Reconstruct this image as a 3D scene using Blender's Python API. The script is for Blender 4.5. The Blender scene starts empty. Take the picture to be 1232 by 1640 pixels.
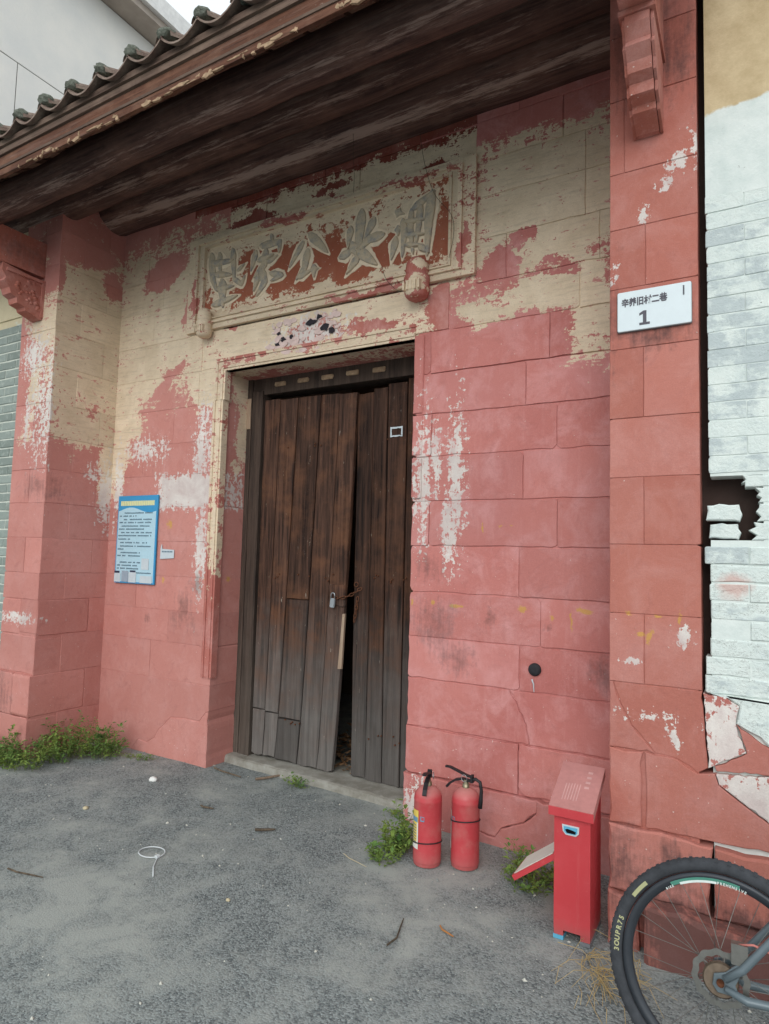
import bpy, bmesh, math, random
from mathutils import Vector, Matrix
R = math.radians
random.seed(7)
SC = bpy.context.scene
COL = SC.collection

# ------------------------------------------------------------------ camera
def cam_axes(yaw, pitch, roll):
    f = Vector((-math.sin(yaw)*math.cos(pitch), math.cos(yaw)*math.cos(pitch), math.sin(pitch)))
    r = Vector((math.cos(yaw), math.sin(yaw), 0)); u = r.cross(f)
    return r*math.cos(roll)+u*math.sin(roll), -r*math.sin(roll)+u*math.cos(roll), f
cr, cu, cf = cam_axes(R(30.005), R(4.146), R(1.516))
cd = bpy.data.cameras.new('camera'); cam = bpy.data.objects.new('camera', cd); COL.objects.link(cam)
cd.sensor_fit = 'VERTICAL'; cd.sensor_height = 24; cd.lens = 1019.7/1640*24
cd.clip_start = 0.05; cd.clip_end = 400
m = Matrix.Identity(4)
for i in range(3):
    m[i][0] = cr[i]; m[i][1] = cu[i]; m[i][2] = -cf[i]
m[2][3] = 1.6
cam.matrix_world = m
SC.camera = cam

# ------------------------------------------------------------------ sky and sun (overcast)
W = bpy.data.worlds.new('World'); SC.world = W; W.use_nodes = True
wn = W.node_tree; bg = wn.nodes['Background']
sky = wn.nodes.new('ShaderNodeTexSky'); sky.sky_type = 'NISHITA'; sky.sun_disc = False
SUN_EL, SUN_AZ = R(28), R(164)
sky.sun_elevation = SUN_EL; sky.sun_rotation = SUN_AZ; sky.dust_density = 4; sky.air_density = 1.2
hs = wn.nodes.new('ShaderNodeHueSaturation'); hs.inputs['Saturation'].default_value = 0.22
wn.links.new(sky.outputs[0], hs.inputs['Color'])
wm = wn.nodes.new('ShaderNodeMix'); wm.data_type = 'RGBA'; wm.inputs[0].default_value = 0.8
wn.links.new(hs.outputs[0], wm.inputs[6]); wm.inputs[7].default_value = (10.6, 11.5, 11.9, 1)
wn.links.new(wm.outputs[2], bg.inputs[0]); bg.inputs[1].default_value = 0.1
sl = bpy.data.lights.new('sun', 'SUN'); sl.energy = 1.0; sl.angle = R(34); sl.color = (1, 0.98, 0.95)
sun = bpy.data.objects.new('sun', sl); COL.objects.link(sun)
sd = Vector((math.sin(SUN_AZ)*math.cos(SUN_EL), math.cos(SUN_AZ)*math.cos(SUN_EL), math.sin(SUN_EL)))
sun.rotation_euler = sd.to_track_quat('Z', 'Y').to_euler(); sun.location = (0, -3, 8)
SC.view_settings.view_transform = 'Standard'; SC.view_settings.look = 'None'
SC.view_settings.gamma = 1; SC.view_settings.exposure = 0.16
SC.render.engine = 'CYCLES'; SC.cycles.max_bounces = 5; SC.cycles.diffuse_bounces = 4
SC.cycles.use_denoising = True; SC.cycles.adaptive_threshold = 0.02

# ------------------------------------------------------------------ helpers: objects
def setp(o, label=None, cat=None, group=None, kind=None):
    if label: o['label'] = label
    if cat: o['category'] = cat
    if group: o['group'] = group
    if kind: o['kind'] = kind
    return o
def empty(name, loc, label, cat, group=None, rot=(0, 0, 0)):
    o = bpy.data.objects.new(name, None); COL.objects.link(o); o.location = loc; o.rotation_euler = rot
    o.empty_display_size = 0.1
    return setp(o, label, cat, group)
def link(name, me, mat, parent=None, local=False):
    o = bpy.data.objects.new(name, me); COL.objects.link(o)
    if mat and not me.materials: me.materials.append(mat)
    if parent is not None:
        o.parent = parent
        if parent.type == 'EMPTY' and not local:
            o.matrix_parent_inverse = Matrix.Translation(-Vector(parent.location))
    return o
def mesh(vs, fs, name='m', smooth=False):
    me = bpy.data.meshes.new(name); me.from_pydata([tuple(v) for v in vs], [], fs); me.update()
    if smooth:
        for p in me.polygons: p.use_smooth = True
    return me
class MB:
    def __init__(s): s.v = []; s.f = []
    def add(s, vs, fs):
        b = len(s.v); s.v += [tuple(v) for v in vs]; s.f += [tuple(i+b for i in f) for f in fs]; return s
    def box(s, a, b, rot=None, c=None):
        x0, y0, z0 = a; x1, y1, z1 = b
        vs = [Vector(p) for p in ((x0,y0,z0),(x1,y0,z0),(x1,y1,z0),(x0,y1,z0),(x0,y0,z1),(x1,y0,z1),(x1,y1,z1),(x0,y1,z1))]
        if rot is not None:
            c = c or (vs[0]+vs[6])/2; vs = [rot @ (v-c)+c for v in vs]
        return s.add(vs, [(0,3,2,1),(4,5,6,7),(0,1,5,4),(1,2,6,5),(2,3,7,6),(3,0,4,7)])
    def tube(s, pts, r, n=8, cap=True):
        pts = [Vector(p) for p in pts]; rr = r if isinstance(r, (list, tuple)) else [r]*len(pts)
        rings = []; up = None
        for i, p in enumerate(pts):
            t = (pts[min(i+1, len(pts)-1)]-pts[max(i-1, 0)]).normalized()
            if up is None:
                up = Vector((0,0,1)) if abs(t.z) < .9 else Vector((1,0,0))
            a = t.cross(up).normalized(); b = a.cross(t).normalized(); up = b
            rings.append([p+(a*math.cos(2*math.pi*k/n)+b*math.sin(2*math.pi*k/n))*rr[i] for k in range(n)])
        vs = [v for g in rings for v in g]; fs = []
        for i in range(len(pts)-1):
            for k in range(n):
                k2 = (k+1) % n; fs.append((i*n+k, i*n+k2, (i+1)*n+k2, (i+1)*n+k))
        if cap: fs += [tuple(reversed(range(n))), tuple(range((len(pts)-1)*n, len(pts)*n))]
        return s.add(vs, fs)
    def lathe(s, prof, c, n=28, axis='Z'):
        vs = []; fs = []; c = Vector(c)
        for r, h in prof:
            for k in range(n):
                a = 2*math.pi*k/n
                if axis == 'Z': vs.append(c+Vector((r*math.cos(a), r*math.sin(a), h)))
                else: vs.append(c+Vector((r*math.cos(a), h, r*math.sin(a))))
        for i in range(len(prof)-1):
            for k in range(n):
                k2 = (k+1) % n; q = (i*n+k, i*n+k2, (i+1)*n+k2, (i+1)*n+k)
                fs.append(q if axis == 'Z' else q[::-1])
        return s.add(vs, fs)
    def mesh(s, smooth=False): return mesh(s.v, s.f, 'm', smooth)
    def obj(s, name, mat, parent=None, smooth=False, local=False):
        return link(name, s.mesh(smooth), mat, parent, local)
def shade_by_angle(o, deg=35):
    for p in o.data.polygons: p.use_smooth = True
    try: o.data.set_sharp_from_angle(angle=R(deg))
    except Exception: pass
    return o

def outline(u0, v0, u1, v1, step=.07, jit=.0015, chips=0, chip=.03, skew=0):
    """closed outline (counter-clockwise) of a worn rectangle with a few chipped corners"""
    cs = [(u0, v0), (u1, v0), (u1, v1), (u0, v1)]; pts = []
    for i in range(4):
        a = Vector(cs[i]); b = Vector(cs[(i+1) % 4]); L = (b-a).length; n = max(1, int(L/step))
        nrm = Vector(((b-a).y, -(b-a).x)).normalized()
        c = random.random() < chips
        for k in range(n):
            p = a.lerp(b, k/n)
            if k: p = p - nrm*abs(random.gauss(0, jit))
            elif c:
                q = random.uniform(.4, 1)*chip; q2 = random.uniform(.4, 1)*chip
                prev = (Vector(cs[i-1])-a).normalized(); nx = (b-a).normalized()
                pts += [a+prev*q, a+(prev+nx)*min(q, q2)*random.uniform(.2, .5), a+nx*q2]; continue
            pts.append(p)
    return [(p[0], p[1]) for p in pts]
def slab(pts, d, bev, frame, rough=0, front=0.0):
    """extruded worn plate: pts in (u,v); frame(u,v,w) -> world, w grows outwards"""
    n = len(pts); P = [Vector(p) for p in pts]; ins = []
    for i in range(n):
        a, b, c = P[i-1], P[i], P[(i+1) % n]
        e1 = (b-a); e2 = (c-b)
        n1 = Vector((-e1.y, e1.x)).normalized() if e1.length > 1e-6 else Vector((0, 0))
        n2 = Vector((-e2.y, e2.x)).normalized() if e2.length > 1e-6 else Vector((0, 0))
        q = (n1+n2); q = q.normalized() if q.length > 1e-6 else n1
        ins.append(b+q*bev*random.uniform(.7, 1.4))
    vs = [frame(p.x, p.y, front-d) for p in P]+[frame(p.x, p.y, front-bev*random.uniform(.6, 1.2)) for p in P]+[frame(p.x, p.y, front) for p in ins]
    fs = []
    for i in range(n):
        j = (i+1) % n
        fs += [(i, j, n+j, n+i), (n+i, n+j, 2*n+j, 2*n+i)]
    fs.append(tuple(range(2*n, 3*n)))
    return vs, fs
def FY(y):            # plate facing -Y, u = X, v = Z
    return lambda u, v, w: (u, y-w, v)
def FX(x):            # plate facing +X, u = Y, v = Z
    return lambda u, v, w: (x+w, u, v)
def stone(name, u0, v0, u1, v1, fr, mat, parent, d=.1, gap=.003, bev=.004, chips=.25, chip=.02, jit=.0015, proud=.003):
    pts = outline(u0+gap, v0+gap, u1-gap, v1-gap, .075, jit, chips, chip)
    vs, fs = slab(pts, d, bev, fr, front=random.uniform(-proud, proud))
    return link(name, mesh(vs, fs), mat, parent)
def text_mesh(body, size, depth=.001, offset=0.0, bold=False):
    c = bpy.data.curves.new('t', 'FONT'); c.body = body; c.size = size; c.extrude = depth; c.offset = offset
    c.align_x = 'CENTER'; c.align_y = 'CENTER'; c.resolution_u = 3
    o = bpy.data.objects.new('t', c); COL.objects.link(o); bpy.context.view_layer.update()
    dg = bpy.context.evaluated_depsgraph_get()
    me = bpy.data.meshes.new_from_object(o.evaluated_get(dg))
    bpy.data.objects.remove(o); bpy.data.curves.remove(c)
    me.materials.clear()
    return me
def xform(me, fn):
    for v in me.vertices: v.co = fn(v.co)
    me.update(); return me

# ------------------------------------------------------------------ helpers: materials
def lin(r, g, b, k=1.0):
    f = lambda c: (c/255/12.92 if c/255 <= .04045 else ((c/255+.055)/1.055)**2.4)*k
    return (f(r), f(g), f(b), 1)
class Mat:
    def __init__(s, name, rough=.8, spec=.25, metal=0):
        s.m = bpy.data.materials.new(name); s.m.use_nodes = True; s.nt = s.m.node_tree
        s.b = s.nt.nodes['Principled BSDF']
        s.b.inputs['Roughness'].default_value = rough; s.b.inputs['Metallic'].default_value = metal
        s.b.inputs['Specular IOR Level'].default_value = spec
        s.geo = s.nt.nodes.new('ShaderNodeNewGeometry'); s.P = s.geo.outputs['Position']
    def put(s, sock, v):
        if hasattr(v, 'is_output'): s.nt.links.new(v, sock)
        else: sock.default_value = v
    def math(s, op, a, b=0.0, clamp=False):
        n = s.nt.nodes.new('ShaderNodeMath'); n.operation = op; n.use_clamp = clamp
        s.put(n.inputs[0], a); s.put(n.inputs[1], b); return n.outputs[0]
    def vscale(s, v, sc, off=(0, 0, 0)):
        n = s.nt.nodes.new('ShaderNodeVectorMath'); n.operation = 'MULTIPLY_ADD'
        s.put(n.inputs[0], v); n.inputs[1].default_value = sc; n.inputs[2].default_value = off; return n.outputs[0]
    def noise(s, v, scale, detail=6, rough=.6, dist=0):
        n = s.nt.nodes.new('ShaderNodeTexNoise'); s.put(n.inputs['Vector'], v)
        n.inputs['Scale'].default_value = scale; n.inputs['Detail'].default_value = detail
        n.inputs['Roughness'].default_value = rough; n.inputs['Distortion'].default_value = dist
        return n.outputs[0]
    def voro(s, v, scale, feature='F1', out='Distance'):
        n = s.nt.nodes.new('ShaderNodeTexVoronoi'); n.feature = feature; s.put(n.inputs['Vector'], v)
        n.inputs['Scale'].default_value = scale; return n.outputs[out]
    def ramp(s, v, a, b, x=0.0, y=1.0, smooth=False):
        n = s.nt.nodes.new('ShaderNodeMapRange'); n.clamp = True
        if smooth: n.interpolation_type = 'SMOOTHSTEP'
        s.put(n.inputs[0], v); n.inputs[1].default_value = a; n.inputs[2].default_value = b
        n.inputs[3].default_value = x; n.inputs[4].default_value = y; return n.outputs[0]
    def mix(s, f, a, b, mode='MIX'):
        n = s.nt.nodes.new('ShaderNodeMix'); n.data_type = 'RGBA'; n.blend_type = mode
        s.put(n.inputs[0], f); s.put(n.inputs[6], a); s.put(n.inputs[7], b); return n.outputs[2]
    def rand(s):
        n = s.nt.nodes.new('ShaderNodeObjectInfo'); return n.outputs['Random']
    def sep(s, v):
        n = s.nt.nodes.new('ShaderNodeSeparateXYZ'); s.put(n.inputs[0], v); return n.outputs
    def hsv(s, c, h=.5, sat=1.0, val=1.0):
        n = s.nt.nodes.new('ShaderNodeHueSaturation'); s.put(n.inputs['Color'], c)
        s.put(n.inputs['Hue'], h); s.put(n.inputs['Saturation'], sat); s.put(n.inputs['Value'], val); return n.outputs[0]
    def warp(s, amp, scale=5.0):
        n = s.nt.nodes.new('ShaderNodeTexNoise'); s.put(n.inputs['Vector'], s.P); n.inputs['Scale'].default_value = scale
        n.inputs['Detail'].default_value = 5; n.inputs['Roughness'].default_value = .7
        a = s.nt.nodes.new('ShaderNodeVectorMath'); a.operation = 'SUBTRACT'; s.put(a.inputs[0], n.outputs['Color']); a.inputs[1].default_value = (.5, .5, .5)
        b = s.nt.nodes.new('ShaderNodeVectorMath'); b.operation = 'MULTIPLY_ADD'; s.put(b.inputs[0], a.outputs[0]); b.inputs[1].default_value = (amp, amp*.5, amp); s.put(b.inputs[2], s.P)
        s.W = b.outputs[0]
    def field(s, blobs):
        """union of soft blobs in world space: (x,y,z, rx,ry,rz[, tilt about Y][, 'B' for box])"""
        out = None
        for bl in blobs:
            mp = s.nt.nodes.new('ShaderNodeMapping'); mp.vector_type = 'TEXTURE'; s.nt.links.new(getattr(s, 'W', s.P), mp.inputs[0])
            mp.inputs[1].default_value = bl[0:3]; mp.inputs[3].default_value = bl[3:6]
            if len(bl) > 6: mp.inputs[2].default_value = (0, R(bl[6]), 0)
            vm = s.nt.nodes.new('ShaderNodeVectorMath')
            if len(bl) > 7:
                vm.operation = 'ABSOLUTE'; s.nt.links.new(mp.outputs[0], vm.inputs[0]); q = s.sep(vm.outputs[0])
                l = s.math('MAXIMUM', s.math('MAXIMUM', q[0], q[1]), q[2])
            else:
                vm.operation = 'LENGTH'; s.nt.links.new(mp.outputs[0], vm.inputs[0]); l = vm.outputs['Value']
            v = s.math('SUBTRACT', 1.0, l)
            if len(bl) > 8: v = s.math('MULTIPLY', v, bl[8])
            out = v if out is None else s.math('MAXIMUM', out, v)
        return s.math('MAXIMUM', out, -1.5)
    def bump(s, h, strength=.5, dist=.01):
        n = s.nt.nodes.new('ShaderNodeBump'); n.inputs['Strength'].default_value = strength
        n.inputs['Distance'].default_value = dist; s.put(n.inputs['Height'], h)
        s.nt.links.new(n.outputs[0], s.b.inputs['Normal'])
    def col(s, c): s.put(s.b.inputs['Base Color'], c); return s
def plain(name, c, rough=.6, spec=.3, metal=0, var=.12, scale=30, bump=0.0):
    M = Mat(name, rough, spec, metal)
    n = M.noise(M.P, scale, 5, .65); n2 = M.noise(M.P, scale*.15, 3)
    k = M.math('ADD', M.math('MULTIPLY', n, .6), M.math('MULTIPLY', n2, .4))
    M.col(M.hsv(c, .5, 1, M.ramp(k, .3, .7, 1-var, 1+var)))
    if bump: M.bump(n, bump, .004)
    return M.m

RED = lin(184, 116, 106); RED2 = lin(172, 104, 94); PINK = lin(212, 164, 158)
CREAM = lin(230, 212, 187); CREAM2 = lin(212, 192, 165); WHITE = lin(226, 222, 216)
def wall_paint(name, cream=(), white=(), grime=(), yellow=(), bare=(), red=RED, red2=RED2, pink=.5, pinkc=PINK, crk=1.0, chips=.0, bumpk=.5, gk=.55):
    """red lime wash that has flaked off older cream plaster, stained and chipped"""
    M = Mat(name, .9, .12); P = M.P; M.warp(.34)
    big = M.noise(P, 1.3, 2, .5); mid = M.noise(P, 5.5, 6, .68, .4); fine = M.noise(P, 30, 5, .72)
    hst = M.noise(M.vscale(P, (6, 6, 60)), 1, 4, .7); vst = M.noise(M.vscale(P, (34, 34, 4)), 1, 4, .68)
    micro = M.noise(P, 210, 2, .6)
    c = M.mix(M.ramp(big, .35, .65), red, red2)
    c = M.mix(M.ramp(mid, .46, .72, 0, pink), c, pinkc)
    c = M.mix(M.ramp(vst, .55, .8, 0, .45*pink), c, pinkc)
    c = M.mix(M.ramp(M.noise(P, 11, 5, .72, .8), .54, .7, 0, .28), c, lin(156, 98, 92))
    c = M.mix(M.ramp(fine, .56, .78, 0, .2), c, lin(150, 94, 86))
    c = M.mix(M.ramp(fine, .44, .22, 0, .2), c, pinkc)
    c = M.mix(M.math('MULTIPLY', M.ramp(M.math('FRACT', M.math('MULTIPLY', M.rand(), 7.31)), .45, 1.0, 0, .62*pink), M.ramp(M.noise(P, 2.6, 4, .6), .35, .6)), c, pinkc)
    nz = M.math('ADD', M.math('MULTIPLY', M.math('SUBTRACT', mid, .5), 2.0), M.math('MULTIPLY', M.math('SUBTRACT', fine, .5), 1.9))
    if cream:
        f = M.math('ADD', M.math('MULTIPLY', M.field(cream), 1.3), M.math('MULTIPLY', nz, crk*1.35))
        f = M.math('ADD', f, M.math('MULTIPLY', M.math('SUBTRACT', hst, .5), 1.5))
        if bare: f = M.math('SUBTRACT', f, M.math('MULTIPLY', M.math('MAXIMUM', M.math('ADD', M.field(bare), M.math('MULTIPLY', nz, .9)), 0.0), 3.0))
        k = M.ramp(f, .0, .09); fk = M.noise(M.vscale(P, (10, 10, 24)), 1, 5, .72, .3); k = M.math('MULTIPLY', k, M.ramp(fk, .60, .63, 1.0, .12))
        cc = M.mix(M.ramp(mid, .35, .7), CREAM, CREAM2)
        cc = M.mix(M.ramp(hst, .5, .72, 0, .4), cc, lin(168, 150, 130))
        cc = M.mix(M.ramp(fine, .58, .75, 0, .4), cc, lin(156, 138, 120))
        cc = M.mix(M.ramp(M.noise(P, 42, 3, .6), .71, .74, 0, .85), cc, lin(118, 68, 54))
        c = M.mix(k, c, cc)
    sp = M.ramp(M.noise(P, 60, 2, .5), .735-.02*chips, .75-.02*chips, 0, .75)
    c = M.mix(sp, c, lin(222, 205, 198))
    if white:
        M.warp(.12)
        nw = M.math('ADD', M.math('MULTIPLY', M.math('SUBTRACT', fine, .5), 4.2), M.math('MULTIPLY', M.math('SUBTRACT', vst, .5), 2.6))
        f = M.math('ADD', M.math('MULTIPLY', M.field(white), 1.0), M.math('ADD', M.math('MULTIPLY', nz, .5), nw))
        k = M.ramp(f, .3, .42, 0, .9); c = M.mix(k, c, M.mix(M.ramp(mid, .4, .65), WHITE, lin(203, 190, 186)))
    if yellow:
        M.warp(.05, 14)
        f = M.math('ADD', M.field(yellow), M.math('MULTIPLY', nz, 1.1))
        c = M.mix(M.ramp(f, .2, .6, 0, .7), c, lin(202, 160, 76))
    if grime:
        M.warp(.2)
        f = M.math('ADD', M.math('ADD', M.field(grime), M.math('MULTIPLY', nz, .9)), M.math('MULTIPLY', M.math('SUBTRACT', vst, .5), 2.2))
        c = M.mix(M.ramp(f, .1, 1.2, 0, gk), c, lin(88, 68, 66))
    c = M.hsv(c, .5, 1, M.math('MULTIPLY', M.ramp(M.rand(), 0, 1, .93-.05*pink, 1.05), M.ramp(micro, .3, .7, .93, 1.06)))
    M.col(c)
    M.bump(M.math('ADD', M.math('MULTIPLY', fine, .7), M.math('MULTIPLY', mid, .9)), bumpk, .007)
    return M.m

YB = 3.6
mat_br = wall_paint('paint_right_recess',
    cream=[(-1.0, YB, 3.78, .62, .6, .46, 0, 'B'), (-.75, YB, 3.1, .14, .6, .36), (-1.08, YB, 3.18, .33, .6, .09, 3), (-1.42, YB, 3.13, .16, .6, .07), (-1.0, YB, 3.42, .2, .6, .09)],
    bare=[(-1.32, YB, 3.42, .14, .5, .12), (-1.16, YB, 3.55, .12, .5, .07), (-1.0, YB, 3.37, .1, .5, .03), (-1.1, YB, 4.4, .9, .5, .2)],
    white=[(-1.58, YB, 2.1, .07, .6, .55), (-1.62, YB, 1.8, .05, .6, .3), (-1.81, YB, 2.15, .06, .6, .5), (-1.72, YB, 2.25, .05, .6, .25), (-1.76, YB, .1, .12, .5, .16)],
    grime=[(-1.72, YB, 1.2, .2, .5, .2), (-1.55, YB, 1.0, .12, .5, .12), (-.70, YB, 1.02, .1, .5, .13), (-1.36, YB, 1.26, .05, .5, .07, 30), (-1.75, YB, 1.55, .14, .5, .12), (-1.0, YB, 1.22, .02, .5, .03)],
    yellow=[(-1.4, YB, 1.8, .008, .3, .05), (-1.28, YB, 1.81, .02, .3, .012), (-1.22, YB, 1.81, .02, .3, .012), (-.80, YB, 1.34, .05, .3, .016, 10), (-.87, YB, 1.28, .008, .3, .07), (-.97, YB, 1.29, .02, .3, .03), (-1.14, YB, 1.33, .04, .3, .03), (-1.72, YB, 1.33, .02, .3, .03), (-1.55, YB, 1.32, .06, .3, .012), (-1.86, YB, 1.33, .012, .3, .04)],
    pink=.75, red=lin(197, 128, 121), red2=lin(181, 110, 105), pinkc=lin(213, 157, 155))
mat_bl = wall_paint('paint_left_recess',
    cream=[(-4.2, YB, 3.6, .95, .9, .62, 0, 'B'), (-4.72, YB, 2.85, .22, .9, .5), (-4.78, YB, 2.4, .1, .5, .4), (-3.75, YB, 2.95, .22, .9, .25), (-4.5, YB, 3.1, .3, .5, .3), (-3.57, 3.8, 2.95, .1, .14, .12), (-3.57, 3.83, 2.55, .1, .07, .25), (-3.57, 3.78, 2.28, .1, .08, .1)],
    bare=[(-4.2, YB, 3.02, .3, .5, .06, -38), (-4.3, YB, 3.95, .35, .5, .16, -20), (-4.0, YB, 3.6, .06, .5, .22), (-4.4, YB, 4.6, .9, .6, .2)],
    white=[(-3.90, YB, 2.09, .38, .5, .15, 0, 'B', 3.0), (-3.75, YB, 2.45, .12, .5, .4), (-4.4, YB, 2.45, .25, .5, .12), (-3.72, YB, 1.62, .09, .5, .4), (-4.75, YB, 2.15, .07, .5, .35), (-3.57, 3.75, 2.1, .1, .08, .12)],
    grime=[(-3.88, YB, 1.15, .16, .4, .2), (-4.3, YB, 1.05, .03, .4, .04), (-3.75, YB, 1.35, .1, .4, .12)],
    yellow=[(-4.08, YB, 1.83, .06, .3, .05, 30), (-4.13, YB, 1.38, .02, .3, .04), (-3.57, 3.75, 1.4, .1, .03, .03), (-3.66, YB, 1.4, .03, .3, .03)],
    pink=.35, red=lin(199, 138, 129), red2=lin(190, 127, 118))
mat_sl = wall_paint('paint_left_side',
    cream=[(-4.84, 3.33, 3.38, .3, .42, .75, 0, 'B'), (-4.84, 3.3, 2.62, .3, .36, .16), (-4.84, 3.55, 2.3, .3, .1, .4)],
    bare=[(-4.84, 3.15, 4.12, .3, .35, .14), (-4.84, 3.0, 3.85, .3, .06, .2), (-4.84, 3.5, 3.9, .3, .12, .12)],
    white=[(-4.84, 3.56, 2.1, .3, .1, .3), (-4.84, 3.45, 2.25, .3, .1, .1), (-4.84, 2.99, 2.75, .3, .04, .5), (-5.1, 3, 3.2, .2, .1, .22), (-5.15, 3, 2.65, .05, .1, .2), (-5.1, 3, 1.05, .25, .2, .05)],
    grime=[(-4.95, 3.02, 2.1, .22, .18, .13, 0, 'B'), (-5.2, 3.0, .45, .14, .14, .2)], pink=.3, red=lin(201, 139, 130), red2=lin(191, 128, 119))
mat_pr = wall_paint('paint_right_pier',
    white=[(-.255, 3, 3.41, .055, .2, .04, -20), (-.315, 3, 3.32, .025, .2, .045, 20), (-.405, 3, 3.2, .025, .2, .06), (-.535, 3, 2.95, .02, .2, .05), (-.2, 3, 3.45, .02, .2, .1), (-.45, 3, 1.17, .04, .2, .02), (-.25, 3, 1.3, .04, .2, .05), (-.3, 3, .88, .03, .2, .06), (-.4, 3, .95, .16, .2, .02)],
    grime=[(-.37, 3, 2.65, .26, .2, .12), (-.5, 3, .3, .12, .4, .24), (-.3, 3, .38, .1, .3, .14), (-.56, 3, 2.75, .06, .2, .3), (-.37, 3, 3.95, .3, .3, .3), (-.12, 2.9, .08, .38, .3, .2, 0, 'B', 3.0), (.3, 3, .1, .6, .4, .2, 0, 'B', 3.0)],
    yellow=[(-.39, 3, 1.29, .016, .2, .045), (-.43, 3, 1.3, .03, .2, .015), (-.27, 3, 1.37, .016, .2, .05), (-.48, 3, 1.39, .02, .2, .015), (-.35, 3, 1.38, .03, .2, .01)],
    pink=.3, red=lin(186, 119, 106), red2=lin(177, 110, 98), gk=.8)
mat_pl = wall_paint('paint_right_plinth',
    white=[(-.1, 3, .9, .12, .3, .22, 0, 'B', 1.6), (.08, 3, 1.0, .25, .3, .13, 18, 'B'), (.08, 3, .64, .3, .3, .13, 32, 'B', 1.6), (.35, 3, .45, .3, .3, .12, 30)],
    grime=[(0, 3, .12, .3, .4, .26), (.4, 3, .05, .5, .4, .25), (-.45, 3, .3, .1, .4, .22), (-.28, 3, .36, .08, .3, .12)], pink=.35, red=lin(186, 117, 106), red2=lin(172, 103, 94))
mat_lin = wall_paint('paint_lintel',
    cream=[(-2.9, YB, 3.2, 1.5, .5, .35, 0, 'B')], bare=[(-1.66, YB, 3.2, .16, .5, .25), (-2.25, YB, 3.17, .3, .4, .08), (-3.5, YB, 3.4, .05, .4, .05), (-2.72, YB, 3.2, .4, .3, .14)],
    white=[(-2.75, YB, 3.2, .34, .3, .17)], pink=.8, crk=1.25)
mat_arch = wall_paint('paint_architrave', cream=[(-2.7, YB, 3.03, 1.1, .2, .08, 0, 'B'), (-3.6, YB, 2.6, .12, .2, .6, 0, 'B'), (-3.6, YB, 1.9, .06, .2, .5)], pink=.6, crk=1.5)
mat_frame = wall_paint('paint_plaque_frame', cream=[(-2.72, YB, 3.78, 1.9, .5, .65, 0, 'B')], bare=[(-1.53, YB, 3.58, .05, .3, .2), (-2.2, YB, 3.4, .45, .3, .035), (-3.9, YB, 3.65, .05, .3, .2), (-3.0, YB, 4.1, .3, .3, .04), (-2.0, YB, 4.1, .3, .3, .03)], crk=1.25)
mat_field = wall_paint('paint_plaque_field', cream=[(-2.7, YB, 4.08, 1.3, .3, .14, 0, 'B'), (-2.7, YB, 3.46, 1.3, .3, .08, 0, 'B'), (-2.1, YB, 3.9, .35, .3, .1), (-3.65, YB, 3.85, .2, .3, .3), (-3.2, YB, 3.55, .14, .3, .06), (-1.95, YB, 3.5, .3, .3, .03)],
    red=lin(164, 98, 76), red2=lin(152, 88, 68), pink=.35, pinkc=lin(182, 130, 106), crk=1.3)
mat_band = wall_paint('paint_upper_band', cream=[(-2.5, YB, 4.2, 1.6, .4, .13, 0, 'B')], bare=[(-3.3, YB, 4.2, .3, .3, .08), (-2.6, YB, 4.24, .2, .3, .05), (-1.75, YB, 4.17, .15, .3, .04)], red=lin(140, 74, 62), red2=lin(128, 66, 56), pink=.2)
def char_mat():
    M = Mat('carved_plaster', .9, .1); n = M.noise(M.P, 14, 7, .7); f = M.noise(M.P, 45, 5, .7)
    c = M.mix(M.ramp(n, .46, .66), lin(196, 180, 156), lin(146, 146, 146))
    c = M.mix(M.ramp(f, .62, .72, 0, .8), c, lin(104, 106, 122)); M.col(c); M.bump(f, .7, .012); return M.m
mat_char = char_mat()
mat_halo = plain('cream_remnant', CREAM, .9, .1, var=.14, scale=30, bump=.4)
mat_knob = wall_paint('paint_knob', cream=[(-3.73, 3.5, 3.42, .3, .3, .3), (-1.85, 3.45, 3.36, .1, .1, .05), (-1.8, 3.5, 3.5, .06, .1, .05)], pink=.7, red=lin(172, 96, 82), crk=.9)
mat_stonecarve = wall_paint('paint_carving', red=lin(184, 118, 104), red2=lin(168, 102, 88), pink=.6, grime=[(-5.05, 2.8, 3.98, .3, .5, .15), (-.38, 2.8, 4.1, .2, .4, .12)])

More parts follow.
